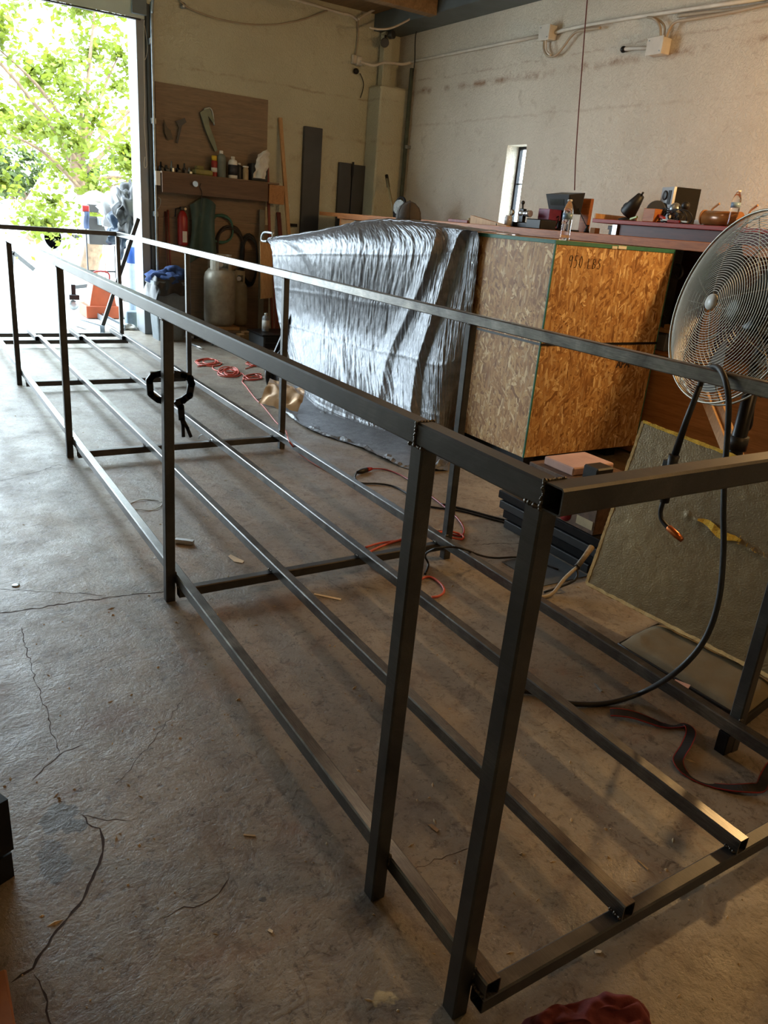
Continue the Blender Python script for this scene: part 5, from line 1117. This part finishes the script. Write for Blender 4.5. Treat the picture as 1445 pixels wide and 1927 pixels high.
# black strap with red edges
sp_ = thing('ratchet_strap', 'black webbing strap with red edges snaking on the floor at the right', 'strap', tuple(at(1300, 1400, z=0)))
ctr = [(1148, 1341), (1190, 1348), (1240, 1360), (1270, 1360), (1292, 1362), (1300, 1378), (1292, 1400), (1280, 1420), (1276, 1434), (1290, 1450), (1330, 1468), (1380, 1482), (1415, 1486), (1432, 1480), (1440, 1462), (1452, 1440), (1470, 1418)]
Q = smooth_path([V(at(u, v, z=.012)) for u, v in ctr], 5)
def ribbon(w0, w1, th, z):
    m = MB(); vs = []
    for i, p in enumerate(Q):
        d = (Q[min(i+1, len(Q)-1)]-Q[max(i-1, 0)]).normalized(); s = V((-d.y, d.x, 0)); zz = V((0, 0, z+.005*math.sin(i*.35)))
        tl = V((0, 0, .012))*math.sin(i*.21+1)
        for a, b_ in ((w0, 0), (w1, 0), (w1, th), (w0, th)): vs.append(V((p.x, p.y, .003))+s*a+V((0, 0, b_))+zz+tl*(a/.02+1)*.5)
    n = len(Q); m.add(vs, [(4*i+k, 4*i+(k+1) % 4, 4*i+4+(k+1) % 4, 4*i+4+k) for i in range(n-1) for k in range(4)]+[(0, 1, 2, 3), (4*n-4, 4*n-1, 4*n-2, 4*n-3)]); return m
build('webbing', ribbon(-.014, .014, .003, .004), BLKR, sp_); build('red_edge', ribbon(.0142, .017, .0034, .004), REDP, sp_); build('red_edge', ribbon(-.017, -.0142, .0034, .004), REDP, sp_)
# red crumpled cloth in the foreground
a0 = at(1095, 1905, z=.04)
def cloth(u, v):
    P4 = [at(985, 1915, z=.02), at(1000, 1990, z=.01), at(1235, 1985, z=.02), at(1215, 1880, z=.02)]
    p = (P4[0]*(1-v)+P4[1]*v)*(1-u)+(P4[3]*(1-v)+P4[2]*v)*u; e_ = min(1, 3.2*math.sqrt(max(0, u*(1-u)*v*(1-v)*4)))
    return V((p.x, p.y, .004))+V((0, 0, 1))*e_*(.062+.030*mnoise.noise(V((u*3, v*2, 3)))+.012*mnoise.noise(V((u*9, v*7, 5))))+V((.012*mnoise.noise(V((u*5, v*5, 8))), .012*mnoise.noise(V((u*5, v*5, 18))), 0))
one('red_rag', MB().grid(cloth, 60, 40), CLOTHR, 'crumpled dark red cloth on the floor at the bottom edge', 'cloth')
# black bench corner at the left edge
le = thing('tool_chest', 'black two-tier steel chest reaching in at the left edge of the floor', 'tool chest', (-.9, .8, 0))
c1 = at(32, 1648, z=0); zt_ = .238
A_ = (at(0, 1468, z=zt_)-at(25, 1486, z=zt_)).normalized(); B_ = (at(0, 1500, z=zt_)-at(25, 1486, z=zt_)).normalized()
def slab(name, z0, z1, ins, mat):
    o_ = V((c1.x, c1.y, 0))+(A_+B_)*ins; P4 = [o_, o_+B_*.30, o_+B_*.30+A_*.42, o_+A_*.42]
    m = MB().add([V((p.x, p.y, z)) for z in (z0, z1) for p in P4], [(0, 1, 2, 3), (7, 6, 5, 4), (0, 4, 5, 1), (1, 5, 6, 2), (2, 6, 7, 3), (3, 7, 4, 0)]); return build(name, m, mat, le)
slab('lower_tier', .0, .075, .004, BLKM); slab('recess', .076, .084, .018, GREYP); slab('upper_tier', .085, zt_, .0, BLKM)
c3 = at(20, 1885, z=0)
wp_ = thing('wood_post', 'orange-brown wooden block standing at the lower left edge of the floor', 'wood', (c3.x-.06, c3.y-.06, 0))
build('block', MB().box((c3.x-.12, c3.y-.14, .0), (c3.x, c3.y-.0, .10), .004), M('orange_wood_leg', (150, 92, 42), .6, 0, .3, 8), wp_)
# ------------------------------------------------------------------ outside the doorway
lb = thing('leaning_bar', 'dark steel bar leaning from the driveway against the white door jamb', 'bar', tuple(at(190, 623, z=0)))
a, c = at(190, 622, z=.01), V(at(260, 411, y=8.89)); build('bar', MB().bar(a, c, .045, .045, (0, 1, 0), .003), STEEL, lb)
m = MB()
def channel(name, u0, v0, u1, v1, label, w=.10, h=.10):
    a, c = V(at(u0, v0, z=.0)), V(at(u1, v1, z=.0)); d = (c-a).normalized(); r = V((-d.y, d.x, 0))
    if r.x > 0: r = -r
    m = MB(); 
    for lo, hi, z0, z1 in ((0, .008, 0, h), (.008, w-.008, 0, .008), (w-.008, w, 0, h)):
        P = [a+r*(-lo)+V((0, 0, z0)), a+r*(-hi)+V((0, 0, z0)), a+r*(-hi)+V((0, 0, z1)), a+r*(-lo)+V((0, 0, z1))]; Q_ = [p+(c-a) for p in P]; m.add(P+Q_, [(0, 1, 2, 3), (7, 6, 5, 4)]+[(i, (i+1) % 4, 4+(i+1) % 4, 4+i) for i in range(4)])
    return one(name, m, GALV, label, 'beam')
channel('steel_channel', 138, 612, 189, 628, 'pale steel channel lying on the ground left of the leaning bar', .06, .09); channel('steel_channel', 163, 588, 226, 622, 'steel channel lying beside the orange box outside', .07, .07)
oy = 10.9
ob = thing('orange_box', 'orange steel box standing outside behind the frame', 'box', tuple(at(200, 590, z=0)))
def oq(u, v, y): return at(u, v, y=y)
bl_, br_, tl_, tr_ = oq(166, 600, 10.3), oq(222, 600, 10.3), oq(178, 535, 10.3), oq(215, 535, 10.3)
m = MB(); V8 = [(bl_.x, 10.3, .02), (br_.x, 10.3, .02), (br_.x, 10.75, .02), (bl_.x, 10.75, .02), (tl_.x, 10.38, tl_.z), (tr_.x, 10.38, tl_.z), (tr_.x, 10.7, tl_.z), (tl_.x, 10.7, tl_.z)]
build('box_body', m.add(V8, [(3, 2, 1, 0), (4, 5, 6, 7), (0, 1, 5, 4), (1, 2, 6, 5), (2, 3, 7, 6), (3, 0, 4, 7)]), ORG, ob)
build('skirt', MB().box((bl_.x-.02, 10.28, .0), (br_.x+.02, 10.77, .16), .004), ORG, ob); build('handle', MB().tube(smooth_path([V((tl_.x+.03, 10.5, tl_.z)), V((tl_.x+.04, 10.5, tl_.z+.14)), V((tr_.x-.03, 10.5, tl_.z+.14)), V((tr_.x-.02, 10.5, tl_.z))], 4), .012, 6), REDP, ob)
for u, v, lb_ in ((187, 585, 'white bottle with dark label and pointed cap in front of the orange box'), (203, 590, 'white bottle without visible label behind the leaning bar')):
    p = at(u, v, z=0); t = thing('glue_bottle', lb_, 'bottle', (p.x, p.y-.35, 0), world=False); 
    build('body', MB().lathe([(.045, 0), (.05, .01), (.05, .17), (.03, .20), (.02, .21)], n=18), WHITEP, t); build('cap', MB().lathe([(.022, .21), (.016, .24), (.005, .28)], n=14), WHITEP, t)
    if u == 187: build('label', MB().lathe([(.0508, .04), (.0508, .15)], n=18), LABEL, t)
# wheeled steel cart with clutter and bags
cy_ = 11.6
ca_ = thing('steel_cart', 'grey two-tier steel cart on a castor outside the door', 'cart', (1.9, cy_, 0))
def cb_(n, u0, v0, u1, v1, y, dpt, mat, par=None, **k):
    a, c = at(u0, v0, y=y), at(u1, v1, y=y); return build(n, MB().box((min(a.x, c.x), y, min(a.z, c.z)), (max(a.x, c.x), y+dpt, max(a.z, c.z)), .006), mat, par or ca_)
GM = M('cart_grey', (56, 54, 53), .6, 0, .2, 8)
cb_('upper_cabinet', 166, 384, 206, 402, cy_, .5, GM); cb_('lower_cabinet', 166, 408, 212, 462, cy_, .5, GM); cb_('side_cabinet', 206, 370, 232, 400, cy_+.1, .5, GM)
cb_('niche_shade', 192, 384, 205, 400, cy_-.02, .01, BLKM); cb_('upright', 163, 430, 167, 545, cy_-.05, .05, BLKM); cb_('upright', 196, 462, 202, 545, cy_-.05, .05, M('cart_leg', (150, 128, 120), .6)); cb_('upright', 215, 462, 220, 545, cy_-.05, .05, BLKM)  # flat dark sheet on the cabinet, shade of an open niche put into colour
cb_('lower_rail', 163, 508, 218, 513, cy_-.04, .03, BLKM); cb_('vice', 186, 408, 194, 424, cy_-.14, .12, GALV); cb_('tool_rest', 206, 372, 228, 378, cy_-.1, .2, GALV)
a, c = at(138, 552, y=11.1), at(166, 555, y=11.1); build('castor_arm', MB().bar(V((a.x, 11.1, .32)), V((c.x+.1, 11.4, .32)), .05, .05), BLKM, ca_); build('castor_stem', MB().box((a.x-.03, 11.07, .16), (a.x+.03, 11.13, .36), .004), BLKM, ca_)
build('castor_plate', MB().box((a.x-.07, 11.03, .15), (a.x+.07, 11.17, .22), .004), BLKM, ca_); build('castor_wheel', MB().lathe([(.02, -.018), (.07, -.018), (.07, .018), (.02, .018)], V((a.x-.01, 11.1, .071)), 20, (0, 1, 0)), GALV, ca_)
one('plastic_sheet', MB().ball(at(182, 378, y=cy_+.2), .22, 20, (1.3, .8, .45), .7, 5), CLOTHW, 'crumpled white plastic sheet on the cart outside', 'sheet')
one('jar_lid', MB().lathe([(.06, 0), (.06, .1)], at(212, 384, y=cy_-.1), 14, (0, -1, 0)), WHITEP, 'white round lid on the grey cart outside', 'lid')
o = thing('hanging_jeans', 'dark blue garment hanging at the left end of the grey cart', 'garment', tuple(at(163, 430, y=cy_-.1)))
def gf(u, v): p = at(158+10*u, 398+32*v, y=cy_-.12); return V((p.x, cy_-.12-.06*math.sin(u*PI)-.02*math.sin(v*7), p.z))
build('cloth', MB().grid(gf, 10, 14), M('dark_blue_cloth', (40, 52, 76), .9), o); p = at(161, 393, y=cy_-.12); build('red_patch', MB().box((p.x-.05, cy_-.14, p.z-.04), (p.x+.05, cy_-.10, p.z+.05), .01), REDP, o)
for i, (u, v, r, sd, mt, lb_, k) in enumerate(((222, 402, .27, 3, M('grey_bag', (150, 150, 152), .35, 0, .3, 6), 'light grey plastic bag bulging beside the cart outside', (.9, .7, 1.2)), (247, 395, .26, 8, BAGM, 'black bin bag heaped highest against the doorway outside', (.8, .7, 1.3)), (240, 438, .24, 12, M('blue_black_bag', (46, 58, 74), .25, 0, .4, 8), 'blue-black bin bag below the two upper bags outside', (1.2, .7, 1.3)))):
    one('bin_bag', MB().ball(at(u, v, y=(10.85, 10.2, 10.5)[i]), r*.85, 34, k, .9, sd), mt, lb_, 'bag')
pz = at(235, 475, y=10.4)
ty = thing('crate_stand', 'white crates carrying the bin bags outside the door', 'crates', (2.2, 10.4, 0))
a, c = at(226, 468, y=10.35), at(262, 600, y=10.35)
for i in range(4): z0 = .002+i*.235; build('crate', MB().box((a.x+.02*i, 10.25, z0), (a.x+.50, 10.65, z0+.225), .01), WHITEP, ty)
wc = thing('water_cylinder', 'tall white and blue cylinder beside the door jamb outside', 'cylinder', (1.93, 9.55, 0))
xw = at(252, 560, y=9.6).x; build('tube', MB().lathe([(.075, 0), (.075, 1.05), (.06, 1.08)], (xw, 9.6, 0), 20), M('pale_blue_plastic', (176, 190, 210), .4), wc); build('band', MB().lathe([(.077, .80), (.077, 1.0)], (xw, 9.6, 0), 20), BLUEP, wc)
one('blue_bin', MB().box((xw-.16, 9.36, .002), (xw+.02, 9.48, .22), .01), M('grey_blue_bin', (104, 120, 134), .5), 'small grey-blue bin at the foot of the door jamb outside', 'bin')
p = at(242, 620, z=0); one('plastic_litter', MB().ball(p+V((0, 0, .03)), .07, 14, (1.4, 1, .5), .9, 2), CLOTHW, 'crumpled clear litter on the ground by the door jamb', 'litter')
# parked white vehicle and red jack, both far out and washed out by daylight
va = thing('white_van', 'white van parked outside, bleached by the sunlight', 'van', (-2.2, 24, 0))
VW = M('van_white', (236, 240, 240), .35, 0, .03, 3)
x0, x1, yv = at(30, 400, y=24).x, at(158, 400, y=24).x, 24
zt2 = at(90, 352, y=24).z
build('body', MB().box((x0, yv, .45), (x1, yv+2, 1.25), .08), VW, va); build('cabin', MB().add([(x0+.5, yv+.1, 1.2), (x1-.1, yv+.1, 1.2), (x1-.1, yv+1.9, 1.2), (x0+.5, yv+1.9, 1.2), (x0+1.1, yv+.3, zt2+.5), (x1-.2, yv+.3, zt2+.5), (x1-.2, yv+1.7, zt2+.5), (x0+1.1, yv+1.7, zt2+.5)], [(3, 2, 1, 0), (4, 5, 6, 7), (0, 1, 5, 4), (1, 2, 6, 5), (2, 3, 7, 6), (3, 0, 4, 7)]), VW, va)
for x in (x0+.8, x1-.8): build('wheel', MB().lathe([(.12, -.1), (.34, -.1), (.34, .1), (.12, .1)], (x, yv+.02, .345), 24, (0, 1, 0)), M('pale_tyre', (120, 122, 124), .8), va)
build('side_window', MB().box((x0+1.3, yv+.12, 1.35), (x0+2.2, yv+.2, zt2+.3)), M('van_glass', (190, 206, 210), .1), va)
yr = 31.; pl_, pr_ = at(106, 440, y=yr), at(150, 440, y=yr); pt_ = at(128, 418, y=yr).z
rj = thing('garden_tractor', 'small red and white garden tractor far out on the sunlit driveway', 'tractor', ((pl_.x+pr_.x)/2, yr, 0))
hw_ = (pr_.x-pl_.x); x0r = pl_.x; zt3 = max(pt_, .75)
build('hood', MB().add([(x0r+hw_*.45, yr, .25), (x0r+hw_*.98, yr, .25), (x0r+hw_*.98, yr+.6, .25), (x0r+hw_*.45, yr+.6, .25), (x0r+hw_*.55, yr, zt3), (x0r+hw_*.8, yr, zt3), (x0r+hw_*.8, yr+.6, zt3), (x0r+hw_*.55, yr+.6, zt3)], [(3, 2, 1, 0), (4, 5, 6, 7), (0, 1, 5, 4), (1, 2, 6, 5), (2, 3, 7, 6), (3, 0, 4, 7)]), REDP, rj)
build('deck', MB().box((x0r+.02, yr-.05, .18), (x0r+hw_*.6, yr+.6, .34), .02), REDP, rj); build('white_panel', MB().box((x0r+hw_*.1, yr-.07, .30), (x0r+hw_*.45, yr-.055, .46), .004), WHITEP, rj)
build('seat', MB().box((x0r+hw_*.12, yr+.1, .35), (x0r+hw_*.38, yr+.5, zt3*.85), .04), BLK, rj)
for x in (.16, .82): build('wheel', MB().lathe([(.04, -.05), (.17, -.05), (.17, .05), (.04, .05)], (x0r+hw_*x, yr-.06, .172), 14, (0, 1, 0)), BLKR, rj)
p = at(28, 452, y=16)
cj = thing('ramp_stand', 'small grey-blue stand far out on the driveway at the left edge', 'stand', (p.x, 16, 0)); build('leg', MB().bar((p.x-.12, 16, 0.01), (p.x-.05, 16, .45), .06, .06, (0, 1, 0)), GREYP, cj); build('arm', MB().bar((p.x-.05, 16, .42), (p.x+.3, 16, .12), .08, .06, (0, 1, 0)), GREYP, cj)
# trees
def tree(name, label, x, y, hgt, cz, crown, leaves, seed, mat, lsize=.12, trunk=.2):
    rnd = random.Random(seed); t = thing(name, label, 'tree', (x, y, 0), 'trees beyond the driveway' if False else None)
    m = MB(); m.tube(smooth_path([V((x, y, 0)), V((x+.2, y, hgt*.25)), V((x-.1, y+.1, hgt*.5)), V((x+.2, y, hgt*.72))], 5), [trunk*(1-.03*i) for i in range(16)], 9); build('trunk', m, BARK, t)
    cl = []
    for k in range(crown[3]):
        while True:
            d = V((rnd.uniform(-1, 1), rnd.uniform(-1, 1), rnd.uniform(-1, 1)))
            if .15 < d.length < 1: break
        c = V((x+d.x*crown[0], y+d.y*crown[1], cz+d.z*crown[2])); cl.append(c)
        if k % 6 == 0:
            a = V((x, y, hgt*rnd.uniform(.35, .65))); build('branch', MB().tube(smooth_path([a, a.lerp(c, .5)+V((0, 0, .2)), c], 4), [.05, .05, .045, .04, .035, .03, .022, .015, .01], 5), BARK, t)
    vs = []; fs = []
    for k in range(leaves):
        c = rnd.choice(cl); r = rnd.gauss(0, .34); th = rnd.uniform(0, 2*PI); ph = rnd.uniform(-1, 1)
        p = c+V((math.cos(th)*r, math.sin(th)*r, ph*abs(r)*1.1)); s = lsize*rnd.uniform(.6, 1.3)
        a = V((rnd.gauss(0, 1), rnd.gauss(0, 1), rnd.gauss(0, .6))).normalized(); b_ = a.orthogonal().normalized(); b_.rotate(Matrix.Rotation(rnd.uniform(0, 6.28), 3, a)); o = len(vs)
        vs += [p-a*s*.5, p+b_*s*.28, p+a*s*.5, p-b_*s*.28]; fs.append((o, o+1, o+2, o+3))
    mm = MB(); mm.add(vs, fs); ob = build('foliage', mm, mat, t); ob['kind'] = 'stuff'; return t
def ctr(u, v, y): return at(u, v, y=y)
c = ctr(120, 210, 17); tree('leafy_tree', 'large yellow-green leafy tree filling the view beyond the doorway', c.x+.3, 17, c.z+1, c.z, (3.2, 1.6, 2.6, 62), 15000, 4, LEAF, .15)
c = ctr(45, 322, 28); tree('leafy_tree', 'darker green tree far out, low behind the white van', c.x, 28, c.z, c.z, (3.4, 1.0, .55, 26), 5000, 9, LEAF2, .2, .15)
c = ctr(195, 330, 13.2); tree('drooping_tree', 'loose hanging branch of leaves above the grey cart', c.x+1.0, 13.2, c.z+1.5, c.z+.2, (.75, .5, .75, 14), 1900, 14, LEAF, .13, .10)

# ------------------------------------------------------------------ repeats of a kind share a group phrase
GROUPS = {'plywood_board': 'plywood boards on the far wall', 'hand_tool': 'small tools on the tool shelf', 'bottle': 'bottles on the tool shelf', 'broom_handle': 'broom handles by the door track',
 'propane_tank': 'gas cylinders by the far wall', 'lumber_block': 'lumber blocks by the pallet', 'water_bottle': 'clear water bottles', 'bin_bag': 'bin bags outside the doorway', 'steel_channel': 'steel channels on the driveway',
 'glue_bottle': 'white bottles by the orange box', 'junction_box': 'electrical boxes on the walls', 'wall_conduit': 'conduit lengths on the right wall', 'box_cable': 'cables into the second junction box', 'cable_loop': 'cable loops under the first junction box',
 'black_cable': 'black cables on the floor', 'extension_cable': 'red extension cables on the floor', 'leafy_tree': 'trees beyond the driveway', 'red_pole': 'red poles leaning on the far wall', 'wood_offcut': 'offcuts standing by the tarp',
 'scrap_coil': 'scrap hoses by the tanks', 'leather_strap': 'tan straps on the riser', 'wood_splinter': 'splinters on the floor', 'stone_chip': 'pale chips on the floor'}
import re
for o in list(bpy.data.objects):
    b_ = re.sub(r'\.\d+$', '', o.name)
    if o.parent is None and b_ in GROUPS and 'label' in o.keys() and 'group' not in o.keys(): o['group'] = GROUPS[b_]
